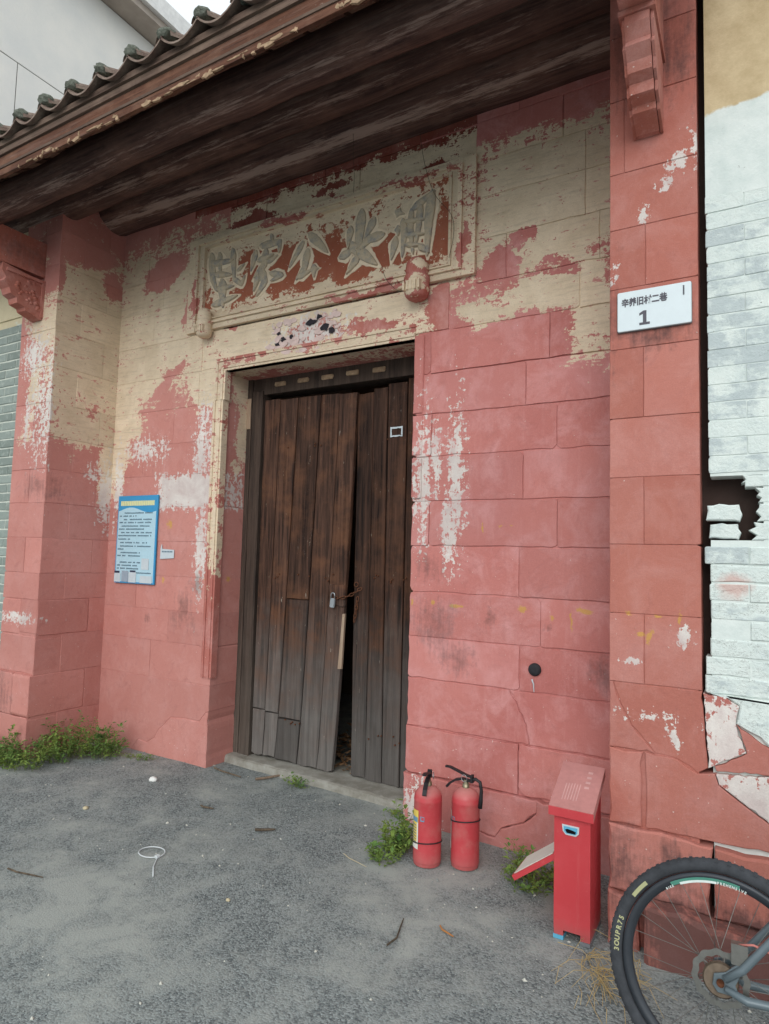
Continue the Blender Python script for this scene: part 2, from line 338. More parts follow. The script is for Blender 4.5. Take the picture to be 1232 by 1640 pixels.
def brick_white():
    M = Mat('whitewashed_brick', .9, .12); P = M.P; z = M.sep(P)[2]
    mid = M.noise(P, 7, 7, .7, .3); fine = M.noise(P, 40, 5, .7); hs_ = M.noise(M.vscale(P, (9, 9, 30)), 1, 5, .65)
    c = M.mix(M.ramp(mid, .35, .7), lin(222, 229, 224), lin(206, 217, 214))
    # thin paint lets grey brick through between about 2 and 3.2 m
    band = M.math('MULTIPLY', M.ramp(z, 2.0, 2.25), M.ramp(z, 3.3, 2.95))
    f = M.math('ADD', M.math('MULTIPLY', band, .15), M.math('ADD', M.math('MULTIPLY', M.math('SUBTRACT', mid, .5), .8), M.math('MULTIPLY', M.math('SUBTRACT', hs_, .5), .5)))
    f = M.math('ADD', f, M.math('MULTIPLY', M.math('SUBTRACT', M.rand(), .5), .22))
    c = M.mix(M.ramp(f, .08, .2, 0, .8), c, M.mix(fine, lin(168, 179, 182), lin(192, 201, 202)))
    c = M.mix(M.ramp(M.noise(P, 90, 2, .5), .72, .75, 0, .7), c, lin(96, 96, 88))
    cr1 = M.noise(M.vscale(P, (7, 7, 16)), 1, 6, .75, .6); cr1 = M.math('ABSOLUTE', M.math('SUBTRACT', cr1, .5))
    c = M.mix(M.math('MULTIPLY', M.ramp(cr1, .008, .002), M.ramp(M.math('ADD', z, M.math('MULTIPLY', mid, .8)), 2.3, 1.9, 0, .65)), c, lin(88, 84, 78))
    red = M.ramp(M.math('ADD', M.field([(-.06, 3, 1.52, .09, .3, .07)]), M.math('MULTIPLY', M.math('SUBTRACT', mid, .5), 1.8)), .1, .6, 0, .6)
    c = M.mix(red, c, lin(205, 150, 138)); M.col(c)
    M.bump(M.math('ADD', M.math('MULTIPLY', mid, 1.2), M.math('MULTIPLY', fine, .8)), 1.0, .007); return M.m
mat_wb = brick_white()
def mortar_white():
    M = Mat('whitewashed_mortar', .9, .1); P = M.P; n = M.noise(P, 9, 7, .7); f = M.noise(P, 50, 4, .7); z = M.sep(P)[2]; x = M.sep(P)[0]
    c = M.mix(M.ramp(n, .35, .7), lin(224, 230, 226), lin(204, 214, 210))
    c = M.mix(M.ramp(f, .66, .74, 0, .5), c, lin(130, 128, 118))
    e = M.math('ADD', z, M.math('ADD', M.math('MULTIPLY', x, -.1), M.math('MULTIPLY', M.math('SUBTRACT', n, .5), .06)))
    cr_ = M.mix(M.ramp(n, .3, .7), lin(214, 194, 158), lin(186, 164, 128))
    c = M.mix(M.ramp(e, 3.60, 3.612), c, cr_); M.col(c); M.bump(M.math('ADD', n, M.math('MULTIPLY', f, .5)), .5, .006); return M.m
mat_wm = mortar_white()
def brick_grey():
    M = Mat('grey_brick', .9, .15); P = M.P; n = M.noise(P, 18, 6, .7); f = M.noise(P, 80, 4, .7)
    c = M.mix(M.rand(), lin(128, 138, 132), lin(154, 164, 158)); c = M.mix(M.ramp(n, .5, .75, 0, .7), c, lin(176, 184, 176))
    M.col(c); M.bump(M.math('ADD', n, f), .6, .006); return M.m
mat_gb = brick_grey()
def mortar_grey():
    M = Mat('pale_mortar', .95, .1); P = M.P; z = M.sep(P)[2]; n = M.noise(P, 14, 6, .7)
    c = M.mix(M.ramp(n, .35, .7), lin(212, 216, 206), lin(186, 192, 182))
    c = M.mix(M.ramp(M.math('ADD', z, M.math('MULTIPLY', n, .2)), 3.6, 3.63), c, M.mix(n, lin(224, 212, 182), lin(196, 182, 150))); M.col(c); M.bump(n, .5, .006); return M.m
mat_gm = mortar_grey()

def wood(name, a, b, hi, grey=None, gz=(.35, 1.25), scale=1.0, flake=.3, axis='Z', lightp=.0, worn_lit_edge=None):
    M = Mat(name, .82, .2); P = M.P
    st = {'Z': (38, 38, 1.6), 'X': (1.4, 34, 34), 'Y': (30, 1.5, 30)}[axis]
    st = tuple(q*scale for q in st); r = M.rand()
    n0 = M.nt.nodes.new('ShaderNodeVectorMath'); n0.operation = 'ADD'; M.nt.links.new(P, n0.inputs[0])
    cb = M.nt.nodes.new('ShaderNodeCombineXYZ'); M.put(cb.inputs[0], M.math('MULTIPLY', r, 9.0)); M.put(cb.inputs[1], M.math('MULTIPLY', r, 7.0)); M.put(cb.inputs[2], M.math('MULTIPLY', r, 5.0))
    M.nt.links.new(cb.outputs[0], n0.inputs[1]); Q = n0.outputs[0]
    g = M.noise(M.vscale(Q, st), 1, 8, .7, .25); bl = M.noise(Q, 3.2, 6, .65); fn = M.noise(M.vscale(Q, tuple(q*3.2 for q in st)), 1, 4, .7)
    c = M.mix(M.ramp(g, .36, .62), a, b); c = M.mix(M.ramp(bl, .48, .72, 0, .75), c, hi)
    c = M.mix(M.ramp(fn, .58, .72, 0, .6), c, tuple(q*.45 for q in a[:3])+(1,))
    if grey is not None:
        z = M.sep(P)[2]; e = M.math('ADD', z, M.math('MULTIPLY', M.math('SUBTRACT', bl, .5), 1.3))
        gc = M.mix(M.ramp(g, .3, .68), tuple(q*.5 for q in grey[:3])+(1,), grey)
        c = M.mix(M.ramp(e, gz[1], gz[0]), c, gc)
    fl = M.noise(M.vscale(Q, (46, 46, 9) if axis == 'Z' else (8, 30, 30)), 1, 5, .75)
    c = M.mix(M.ramp(fl, .66, .74, 0, flake), c, lin(196, 186, 172))
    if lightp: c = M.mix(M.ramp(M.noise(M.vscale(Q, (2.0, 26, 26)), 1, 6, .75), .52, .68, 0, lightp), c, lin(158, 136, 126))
    if worn_lit_edge:
        f = M.math('ADD', M.field(worn_lit_edge), M.math('MULTIPLY', M.math('SUBTRACT', M.noise(M.vscale(P, (3.0, 46, 46)), 1, 6, .75), .5), 3.6))
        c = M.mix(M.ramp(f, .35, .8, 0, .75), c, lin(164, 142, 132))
    c = M.hsv(c, .5, 1, M.ramp(r, 0, 1, .66, 1.28)); M.col(c)
    M.bump(M.math('ADD', M.math('MULTIPLY', g, 1.0), M.math('MULTIPLY', fn, .7)), .8, .006)
    return M.m
mat_door = wood('door_wood', lin(34, 24, 21), lin(92, 66, 54), lin(116, 78, 56), grey=lin(118, 113, 109), gz=(.2, 1.25), flake=.8)
mat_post = wood('post_wood', lin(52, 44, 40), lin(84, 70, 62), lin(76, 62, 54), grey=lin(104, 94, 86), gz=(.2, 1.2), flake=.2)
mat_beam = wood('beam_wood', lin(62, 45, 43), lin(100, 75, 68), lin(116, 88, 78), axis='X', flake=.25, lightp=.3, worn_lit_edge=[(-3, 2.49, 4.09, 6, .06, .075), (-3, 2.98, 4.33, 6, .06, .075), (-3, 3.4, 4.42, 6, .08, .06)])  # pale strips: bounce light painted along the purlins' worn lower edges
mat_raf = wood('rafter_wood', lin(64, 48, 44), lin(98, 80, 72), lin(108, 90, 82), axis='Y', flake=.2)
mat_fascia = wood('fascia_wood', lin(72, 46, 37), lin(118, 80, 63), lin(144, 108, 88), axis='X', flake=.7, lightp=.3)
mat_rail = wood('eave_rail_wood', lin(82, 65, 57), lin(118, 98, 86), lin(136, 116, 102), axis='X', flake=.4)
mat_stick = wood('pale_stick_wood', lin(138, 116, 98), lin(166, 146, 126), lin(150, 128, 110), flake=.2)
mat_scroll = plain('carved_edge_paint', lin(168, 142, 116), .9, .1, var=.6, scale=26, bump=.5)
def tile_mat():
    M = Mat('clay_tile', .92, .12); P = M.P; n = M.noise(P, 12, 7, .7); f = M.noise(P, 60, 4, .7)
    c = M.mix(M.ramp(n, .35, .65), lin(112, 92, 84), lin(150, 134, 122)); c = M.mix(M.ramp(f, .55, .7, 0, .5), c, lin(84, 78, 72)); M.col(c); M.bump(M.math('ADD', n, f), .8, .008); return M.m
mat_tile = tile_mat()
def moss_mat():
    M = Mat('mossy_mortar', .95, .08); P = M.P; n = M.noise(P, 30, 6, .75); f = M.noise(P, 110, 4, .7)
    c = M.mix(M.ramp(n, .35, .65), lin(150, 154, 142), lin(104, 110, 98)); c = M.mix(M.ramp(f, .5, .7, 0, .7), c, lin(186, 186, 176)); M.col(c); M.bump(M.math('ADD', n, f), 1, .02); return M.m
mat_moss = moss_mat()
mat_dark = plain('dark_plaster', lin(96, 84, 74), .95, .05)
mat_core = plain('joint_mortar', lin(176, 116, 108), .95, .05, var=.2)
mat_gapdark = plain('gap_shade', lin(70, 58, 54), .95, .05)
def concrete_mat():
    M = Mat('threshold_concrete', .92, .12); P = M.P; n = M.noise(P, 8, 8, .7); f = M.noise(P, 90, 4, .7)
    c = M.mix(M.ramp(n, .35, .65), lin(132, 128, 118), lin(168, 166, 158)); c = M.mix(M.ramp(f, .62, .74, 0, .5), c, lin(100, 96, 90)); M.col(c); M.bump(M.math('ADD', n, f), .7, .01); return M.m
mat_conc = concrete_mat()

# ------------------------------------------------------------------ ground
def ground_mat():
    M = Mat('worn_asphalt', .93, .15); P = M.P
    big = M.noise(P, .9, 5, .6); mid = M.noise(P, 4.2, 7, .68, .4); fine = M.noise(P, 36, 6, .75); gr = M.noise(P, 130, 4, .7)
    c = M.mix(M.ramp(mid, .3, .7), lin(120, 126, 126), lin(142, 148, 147))
    dust = M.ramp(M.math('ADD', M.math('MULTIPLY', big, .65), M.math('MULTIPLY', mid, .5)), .52, .68)
    c = M.mix(M.math('MULTIPLY', dust, .7), c, lin(170, 173, 167))
    coarse = M.math('SUBTRACT', 1.1, dust)
    v = M.voro(P, 125, out='Color'); vr = M.sep(v)[0]
    c = M.mix(M.math('MULTIPLY', M.ramp(vr, .5, .95, 0, .75), coarse), c, lin(156, 163, 162))
    c = M.mix(M.math('MULTIPLY', M.ramp(vr, .45, .05, 0, .75), coarse), c, lin(86, 92, 94))
    c = M.mix(M.ramp(fine, .6, .8, 0, .4), c, lin(96, 101, 104))
    c = M.mix(M.ramp(gr, .72, .78, 0, .6), c, lin(196, 194, 186))
    M.col(c)
    vd = M.voro(P, 125)
    h = M.math('ADD', M.math('MULTIPLY', M.math('MULTIPLY', vd, M.math('ADD', coarse, .25)), -1.0), M.math('ADD', M.math('MULTIPLY', gr, .55), M.math('MULTIPLY', fine, .2)))
    M.bump(h, .5, .007); return M.m
mat_ground = ground_mat()
from mathutils import noise as mn
def gz(x, y):
    a = min(1, max(0, (6-max(abs(x+2), abs(y-2)))/3))
    z = .014*mn.noise((x*1.1, y*1.1, 3.0))+.006*mn.noise((x*4.0, y*4.0, 7.0))
    return a*z-.004
xs = [-300, -120, -50, -20, -11]+[-8+.09*i for i in range(123)]+[4, 8, 20, 50, 120, 300]
ys = [-300, -120, -50, -20, -8, -3]+[-1+.09*i for i in range(90)]+[9, 12, 20, 50, 120, 300]
vs = [(x, y, gz(x, y)) for y in ys for x in xs]; nx = len(xs)
fs = [(j*nx+i, j*nx+i+1, (j+1)*nx+i+1, (j+1)*nx+i) for j in range(len(ys)-1) for i in range(nx-1)]
setp(link('ground', mesh(vs, fs, smooth=True), mat_ground), kind='structure')
# loose grit lying on the asphalt
def grit(n, box, smin, smax, seed):
    rnd = random.Random(seed); mb = MB()
    while n > 0:
        x = rnd.uniform(box[0], box[1]); y = rnd.uniform(box[2], box[3])
        if mn.noise((x*1.3+5, y*1.3, 1.0)) < rnd.uniform(-.6, .5): continue
        s = smin+(smax-smin)*rnd.random()**3; z = gz(x, y)+s*.25; a = rnd.uniform(0, 6.3)
        ax = [s*rnd.uniform(.7, 1.3), s*rnd.uniform(.6, 1), s*rnd.uniform(.4, .8)]
        ca, sa = math.cos(a), math.sin(a); vv = []
        for d in ((1,0,0),(-1,0,0),(0,1,0),(0,-1,0),(0,0,1),(0,0,-1)):
            p = [d[k]*ax[k]*rnd.uniform(.8, 1.2) for k in range(3)]; p[2] += rnd.uniform(-.2, .2)*s
            vv.append((x+p[0]*ca-p[1]*sa, y+p[0]*sa+p[1]*ca, z+p[2]))
        mb.add(vv, [(0,2,4),(2,1,4),(1,3,4),(3,0,4),(2,0,5),(1,2,5),(3,1,5),(0,3,5)]); n -= 1
    return mb
mat_grit = plain('grit', lin(138, 142, 140), .95, .15, var=.35, scale=14)
mat_grit2 = plain('pale_grit', lin(196, 194, 184), .95, .15, var=.2, scale=9)
setp(grit(16000, (-4.8, .3, 1.0, 3.95), .002, .0075, 3).obj('grit', mat_grit), 'loose grey grit scattered over the asphalt', 'grit', kind='stuff')
setp(grit(420, (-4.8, .3, 1.0, 3.9), .003, .010, 5).obj('pale_grit', mat_grit2), 'pale stone chips scattered over the asphalt', 'grit', kind='stuff')

# ------------------------------------------------------------------ the old hall
H = empty('old_hall', (-2.74, 3.6, 0), 'old hall with red and cream peeling stone entrance under a tiled roof', 'building')
def body(name, boxes, mat):
    mb = MB()
    for a, b in boxes: mb.box(a, b)
    return mb.obj(name, mat, H)
# --- recess wall right of the door
wr = body('recess_wall', [((-1.86, YB+.0085, -.1), (-.53, 4.3, 4.9))], mat_br)
zc = [-.06, .29, .57, .865, 1.12, 1.395, 1.685, 1.965, 2.25, 2.52, 2.785, 3.055, 3.32, 3.6, 3.87, 4.11, 4.37, 4.75]
jr = [[-1.2], [-1.16], [-1.11], [-1.16], [-1.04], [-1.17], [-.95, -1.755], [-1.15], [-.955, -1.75], [-1.14], [-1.0, -1.765], [-.83], [-1.27, -.72], [-.8], [-.8], [-.93], [-1.2]]
def poly(name, pts, fr, mat, parent, d=.1, bev=.003, jit=.0025, step=.035, proud=.003, front=None, inset=.0012):
    """stone with a free outline whose long edges are broken up"""
    out = []; n = len(pts)
    for i in range(n):
        a_, b_ = Vector(pts[i]), Vector(pts[(i+1) % n]); k_ = max(1, int((b_-a_).length/step)); nr = Vector((-(b_-a_).y, (b_-a_).x)).normalized()
        for k in range(k_):
            p = a_.lerp(b_, k/k_)+nr*(inset+(abs(random.gauss(0, jit)) if k else 0)); out.append((p.x, p.y))
    v_, f_ = slab(out, d, bev, fr, front=random.uniform(-proud, proud) if front is None else front)
    return link(name, mesh(v_, f_), mat, parent)
CRJ = [(-1.221, .865), (-1.177, .799), (-1.144, .732), (-1.117, .675), (-1.098, .57)]
CRR = [(-1.385, .053), (-1.327, .042), (-1.282, .041), (-1.245, .096), (-1.177, .129), (-1.117, .154), (-1.045, .221), (-1.04, .29)]
for i, js in enumerate(jr):
    e = [-1.64 if i == 11 else (-1.88 if i < 11 else -1.47)]+sorted(js)+[-.535]
    if i >= 15: e[0] = -1.88
    if i == 0:
        poly('stone_block', [(-1.88, -.06), (-1.385, -.06)]+CRR+[(-1.88, .29)], FY(YB-.03), mat_br, wr, .13, .005, .004)
        poly('stone_block', [(-1.385, -.06), (-.535, -.06), (-.535, .29)]+CRR[::-1], FY(YB-.045), mat_br, wr, .14, .006, .004); continue
    if i == 2:
        poly('stone_block', [(-1.88, .57)]+[CRJ[-1]]+CRJ[:-1][::-1]+[(-1.88, .865)], FY(YB), mat_br, wr, .1, .004)
        poly('stone_block', CRJ+[(-.535, .57), (-.535, .865)], FY(YB), mat_br, wr, .1, .004); continue
    for a, b in zip(e, e[1:]):
        stone('stone_block', a, zc[i], b, zc[i+1], FY(YB-(.012 if i == 1 else 0)), mat_br, wr, d=.10, gap=.0007, bev=.002 if i > 2 else .004, chips=.55 if i < 11 else .15, chip=.034 if i > 2 else .045, jit=.0034, proud=.0035)
# --- recess wall left of the door
wl = body('recess_wall', [((-4.9, YB+.0035, -.1), (-3.59, 4.3, 4.9))], mat_bl)
zl = [-.06, .27, .60, .89, 1.14, 1.41, 1.69, 1.97, 2.23, 2.49, 2.78, 3.06, 3.36, 3.66, 3.93, 4.2, 4.5, 4.8]
jl = [[-4.2], [-4.35], [-4.24], [-4.05], [-4.45], [-4.1], [-4.5], [-4.2], [-4.45, -3.83], [-4.1], [-4.6, -3.83], [-4.35, -3.83], [-4.4], [-4.3], [-4.5], [-4.4], [-4.3]]
CRL = [(-4.4, .0), (-4.325, .09), (-4.223, .081), (-4.14, .128), (-4.096, .201), (-4.039, .243), (-3.971, .31), (-3.808, .326), (-3.659, .323), (-3.597, .396), (-3.565, .41)]
poly('stone_block', [(-4.845, -.06), (-4.4, -.06)]+CRL+[(-3.565, .60), (-4.845, .60)], FY(YB), mat_bl, wl, .34, .003, .002, .035, .001)
poly('stone_block', [(-4.4, -.06), (-3.565, -.06)]+CRL[::-1], FY(YB-.004), mat_bl, wl, .34, .004, .003, .035, .001)
for i, js in enumerate(jl):
    if i < 2: continue
    e = [-4.845]+sorted(js)+[-3.565]
    if 12 <= i <= 14: e[-1] = -3.96
    if i == 11: e = [-4.845, -4.35, -3.81]
    for a, b in zip(e, e[1:]):
        stone('stone_block', a, zl[i], b, zl[i+1], FY(YB), mat_bl, wl, d=.34 if b > -3.6 else .10, gap=.0003, bev=.001, chips=.12, chip=.02, jit=.001, proud=.0012)
# right reveal of the doorway
rv = body('door_reveal', [((-1.9, 3.72, -.05), (-1.865, 4.2, 3.03))], mat_br)
# --- left pier: front and inner side
pl = body('left_pier', [((-5.30, 3.0045, -.1), (-4.8445, 4.3, 4.75))], mat_sl)
zp = [-.06, .30, .62, .92, 1.2, 1.41, 1.69, 1.97, 2.24, 2.5, 2.78, 3.08, 3.38, 3.66, 3.92, 4.2, 4.7]
for i in range(len(zp)-1):
    big = i < 4
    pr_ = .03 if i < 2 else 0
    if i % 2 == 0:
        stone('stone_block', -5.32, zp[i], -4.842, zp[i+1], FY(3.0-pr_), mat_sl, pl, d=.22+pr_, gap=.0006, bev=.006 if big else .003, chips=.5 if big else .1, chip=.035, jit=.003 if big else .001, proud=.0015)
        stone('stone_block', 3.22, zp[i], 3.605, zp[i+1], FX(-4.84), mat_sl, pl, d=.1, gap=.0003, bev=.001, chips=.05, proud=.0008)
    else:
        stone('stone_block', -5.32, zp[i], -5.06, zp[i+1], FY(3.0-pr_), mat_sl, pl, d=.18+pr_, gap=.0006, bev=.006 if big else .003, chips=.4 if big else .1, chip=.035, proud=.0015)
        stone('stone_block', 3.0-pr_, zp[i], 3.45, zp[i+1], FX(-4.84), mat_sl, pl, d=.215, gap=.0006, bev=.006 if big else .003, chips=.4 if big else .08, chip=.03, proud=.001)
        stone('stone_block', 3.45, zp[i], 3.605, zp[i+1], FX(-4.84), mat_sl, pl, d=.1, gap=.0003, bev=.001, chips=.05, proud=.0008)
# --- right pier
pr = body('right_pier', [((-.54, 3.0045, -.1), (-.20, 4.3, 4.75))], mat_pr)
zq = [-.06, .21, .48, .80, 1.085, 1.385, 1.69, 1.99, 2.26, 2.58, 2.865, 3.15, 3.42, 3.78, 4.1, 4.45, 4.75]
split = {4: -.41, 6: -.41, 8: -.41, 10: -.40, 12: -.49, 14: -.38}
CRP = [(-.54, 1.085), (-.533, 1.058), (-.507, .987), (-.462, .902), (-.411, .847), (-.368, .80)]
poly('stone_block', [(-.556, -.06), (-.425, -.06), (-.428, .20), (-.556, .21)], FY(2.955), mat_pr, pr, .5, .01, .004, .05, .004)
poly('stone_block', [(-.556, .21), (-.16, .20), (-.15, .47), (-.35, .485), (-.556, .48)], FY(2.975), mat_pr, pr, .5, .008, .005, .05, .003)
poly('stone_block', [(-.556, .48), (-.42, .485), (-.415, .80), (-.556, .80)], FY(2.99), mat_pr, pr, .5, .006, .004, .05, .003)
poly('stone_block', [(-.556, .80), (-.368, .80)]+CRP[::-1][1:]+[(-.556, 1.085)], FY(2.998), mat_pr, pr, .5, .003, .002, .03, .002)
poly('stone_block', [(-.368, .80), (-.285, .793), (-.205, .747), (-.165, .775), (-.185, 1.085)]+CRP[:-1], FY(3.0), mat_pr, pr, .5, .003, .002, .03, .002)
for i in range(4, len(zq)-1):
    e = [-.556, split[i], -.185] if i in split else [-.556, -.185]
    for a, b in zip(e, e[1:]):
        stone('stone_block', a, zq[i], b, zq[i+1], FY(3.0), mat_pr, pr, d=.5, gap=.0011, bev=.002, chips=.2, chip=.014, jit=.0008, proud=.0012)
# --- right side wall: plinth and whitewashed brick
rw = body('brick_wall', [((-.148, 3.0155, -.1), (1.6, 4.3, 1.712)), ((.045, 3.0155, 1.712), (1.6, 4.3, 1.983)), ((-.148, 3.0155, 1.983), (1.6, 4.3, 3.24)), ((-.155, 3.0115, 3.2), (1.6, 4.3, 4.75))], mat_wm)
MB().box((-.21, 3.14, -.1), (.06, 3.2, 4.75)).obj('gap_backing', mat_gapdark, rw)  # dark backing sheet, coloured as the shade inside the gap and brick hole
poly('stone_block', [(-.405, .485), (.3, .49), (.046, .602), (-.127, .715), (-.142, .76), (-.205, .747), (-.285, .793), (-.408, .80)], FY(2.992), mat_pr, rw, .1, .003, .003, .04, .001)
poly('stone_block', [(-.183, 1.075), (-.165, .775), (-.142, .788), (-.027, .86), (-.063, .967), (-.05, 1.04), (-.1, 1.07)], FY(2.994), mat_pl, rw, .1, .002, .003, .02, .001)
poly('stone_block', [(-.063, .967), (-.027, .86), (-.142, .788), (-.135, .768), (.048, .785), (.6, .45), (1.4, .45), (1.4, .6), (.6, .62), (.05, .893)], FY(2.993), mat_pr, rw, .1, .002, .003, .02, .001)
poly('stone_block', [(-.142, .76), (-.127, .715), (.046, .602), (.3, .49), (1.4, .47), (.6, .44), (.048, .782)], FY(2.994), mat_pl, rw, .1, .002, .003, .02, .001)
poly('stone_block', [(-.15, .20), (.5, .19), (.5, .475), (-.145, .47)], FY(2.97), mat_pr, rw, .1, .008, .005, .05, .002)
poly('stone_block', [(.5, .19), (1.5, .2), (1.5, .45), (.5, .475)], FY(2.975), mat_pr, rw, .1, .008, .005, .05, .002)
poly('stone_block', [(-.405, -.06), (.12, -.06), (.12, .195), (-.2, .205), (-.26, .22), (-.405, .215)], FY(2.885), mat_pr, rw, .2, .014, .006, .05, .002)
poly('stone_block', [(.12, -.06), (.8, -.06), (.8, .18), (.12, .195)], FY(2.89), mat_pr, rw, .2, .014, .006, .05, .002)
poly('stone_block', [(.8, -.06), (1.5, -.06), (1.5, .19), (.8, .18)], FY(2.88), mat_pr, rw, .2, .014, .006, .05, .002)
poly('plaster', [(-.155, 1.078), (-.1, 1.07), (-.05, 1.04), (-.063, .967), (.05, .893), (.6, .62), (1.5, .6), (1.5, 1.078)], FY(2.997), mat_wb, rw, .08, .006, .004, .04, .001)
BH, BL = .0765, .292
nrow = 0; z = 1.075
holes = [(-.16, 1.83, -.02, 1.97), (-.04, 1.76, .02, 1.86)]
while z < 3.2:
    x = -.155-(BL*.5 if nrow % 2 else 0)
    while x < .85:
        a = max(x, -.155+random.uniform(-.004, .004)); b = x+BL
        if b-a > .05:
            cx, cz = (a+b)/2, z+BH/2
            if z < 1.8 and a < -.1 and random.random() < .5: a -= .02
            if not 1.70 < cz < 1.99:
                stone('brick', a, z, b, z+BH, FY(3.012), mat_wb, rw, d=.10, gap=.0014, bev=.0018 if z > 1.9 else .005, chips=.4, chip=.014, jit=.002, proud=.0012 if z > 1.9 else .004)
        x += BL
    z += BH; nrow += 1
for (a, z0, b, z1, f) in [(-.165, 1.79, -.03, 1.865, .012), (-.155, 1.715, -.035, 1.785, .004)]:
    poly('brick', [(a, z0+.004), (b-.01, z0), (b, z0+.03), (b-.012, z1-.004), (a+.05, z1), (a+.004, z1-.008)], FY(3.012-f), mat_wb, rw, .1, .005, .003, .018)
for (a, z0, b, z1) in [(.0, 1.712, .32, 1.787), (.018, 1.789, .30, 1.864), (.022, 1.866, .33, 1.93), (-.03, 1.932, .3, 1.983), (.3, 1.79, .6, 1.864), (.33, 1.866, .62, 1.93), (.3, 1.932, .6, 1.983), (.32, 1.712, .6, 1.787), (.6, 1.712, .9, 1.787), (.6, 1.79, .9, 1.864), (.62, 1.866, .9, 1.93), (.6, 1.932, .9, 1.983)]:
    r_ = lambda q: random.uniform(-q, q)
    lf = [(a+r_(.012), z1), (a+.012+r_(.01), z1-.018), (a-.008+r_(.008), z1-.034), (a+.014+r_(.01), z0+.022), (a+r_(.01), z0)] if a < .1 else [(a, z1), (a, z0)]
    poly('brick', lf+[(b, z0), (b, z1)], FY(3.012), mat_wb, rw, .1, .004, .002, .03)
# --- left side wall: grey brick
lw = body('brick_wall', [((-7.5, 3.042, -.1), (-5.32, 4.3, 3.58)), ((-7.5, 3.03, 3.58), (-5.32, 4.3, 4.7))], mat_gm)
z = 0; nrow = 0
while z < 3.5:
    x = -6.75-(BL*.5 if nrow % 2 else 0)
    while x < -5.325:
        b = min(x+BL, -5.325)
        if b-x > .04: stone('brick', x, z, b, z+BH, FY(3.036), mat_gb, lw, d=.08, gap=.005, bev=.004, chips=.3, chip=.012, jit=.0015, proud=.002)
        x += BL
    z += BH; nrow += 1
# --- lintel, architrave, upper band
ln = body('lintel', [((-3.80, YB+.01, 3.035), (-1.65, 4.2, 3.36))], mat_lin)
stone('stone_block', -3.805, 3.06, -1.645, 3.372, FY(YB-.002), mat_lin, ln, d=.3, gap=.002, bev=.004, chips=.2)
ar = body('door_surround', [((-3.60, 3.6, 3.028), (-1.88, 3.92, 3.052))], mat_arch)
for (w0, w1, pr_) in ((0, .022, .014), (.022, .062, .006), (.062, .082, .016), (.082, .1, .008)):
    link('moulding', MB().box((-3.64+w0, YB-pr_, 2.80), (-3.64+w1, YB+.05, 3.128-w0)).mesh(), mat_arch, ar)
    link('moulding', MB().box((-3.65+w0, YB-pr_-.002, .66), (-3.65+w1, YB+.05, 2.797)).mesh(), mat_arch, ar)
    link('moulding', MB().box((-3.64+w1, YB-pr_-.001, 3.128-w1), (-1.88, YB+.05, 3.128-w0-.0005)).mesh(), mat_arch, ar)
for (a, b) in ((2.53, 3.05), (2.26, 2.52), (1.98, 2.245)):
    stone('moulding', -1.885, a, -1.81, b, FY(YB-.012), mat_br, ar, d=.05, gap=.002, bev=.006)
ub = body('upper_band', [((-3.98, YB+.015, 4.1), (-1.44, 4.3, 4.9))], mat_band)
for (a, b) in ((-3.97, -3.2), (-3.2, -2.35), (-2.35, -1.47)):
    stone('stone_block', a, 4.152, b, 4.36, FY(YB), mat_band, ub, d=.1, gap=.002, bev=.004)
    stone('stone_block', a-.3 if a > -3.9 else a, 4.36, b-.3 if b < -1.5 else b, 4.7, FY(YB), mat_band, ub, d=.1, gap=.002, bev=.004)
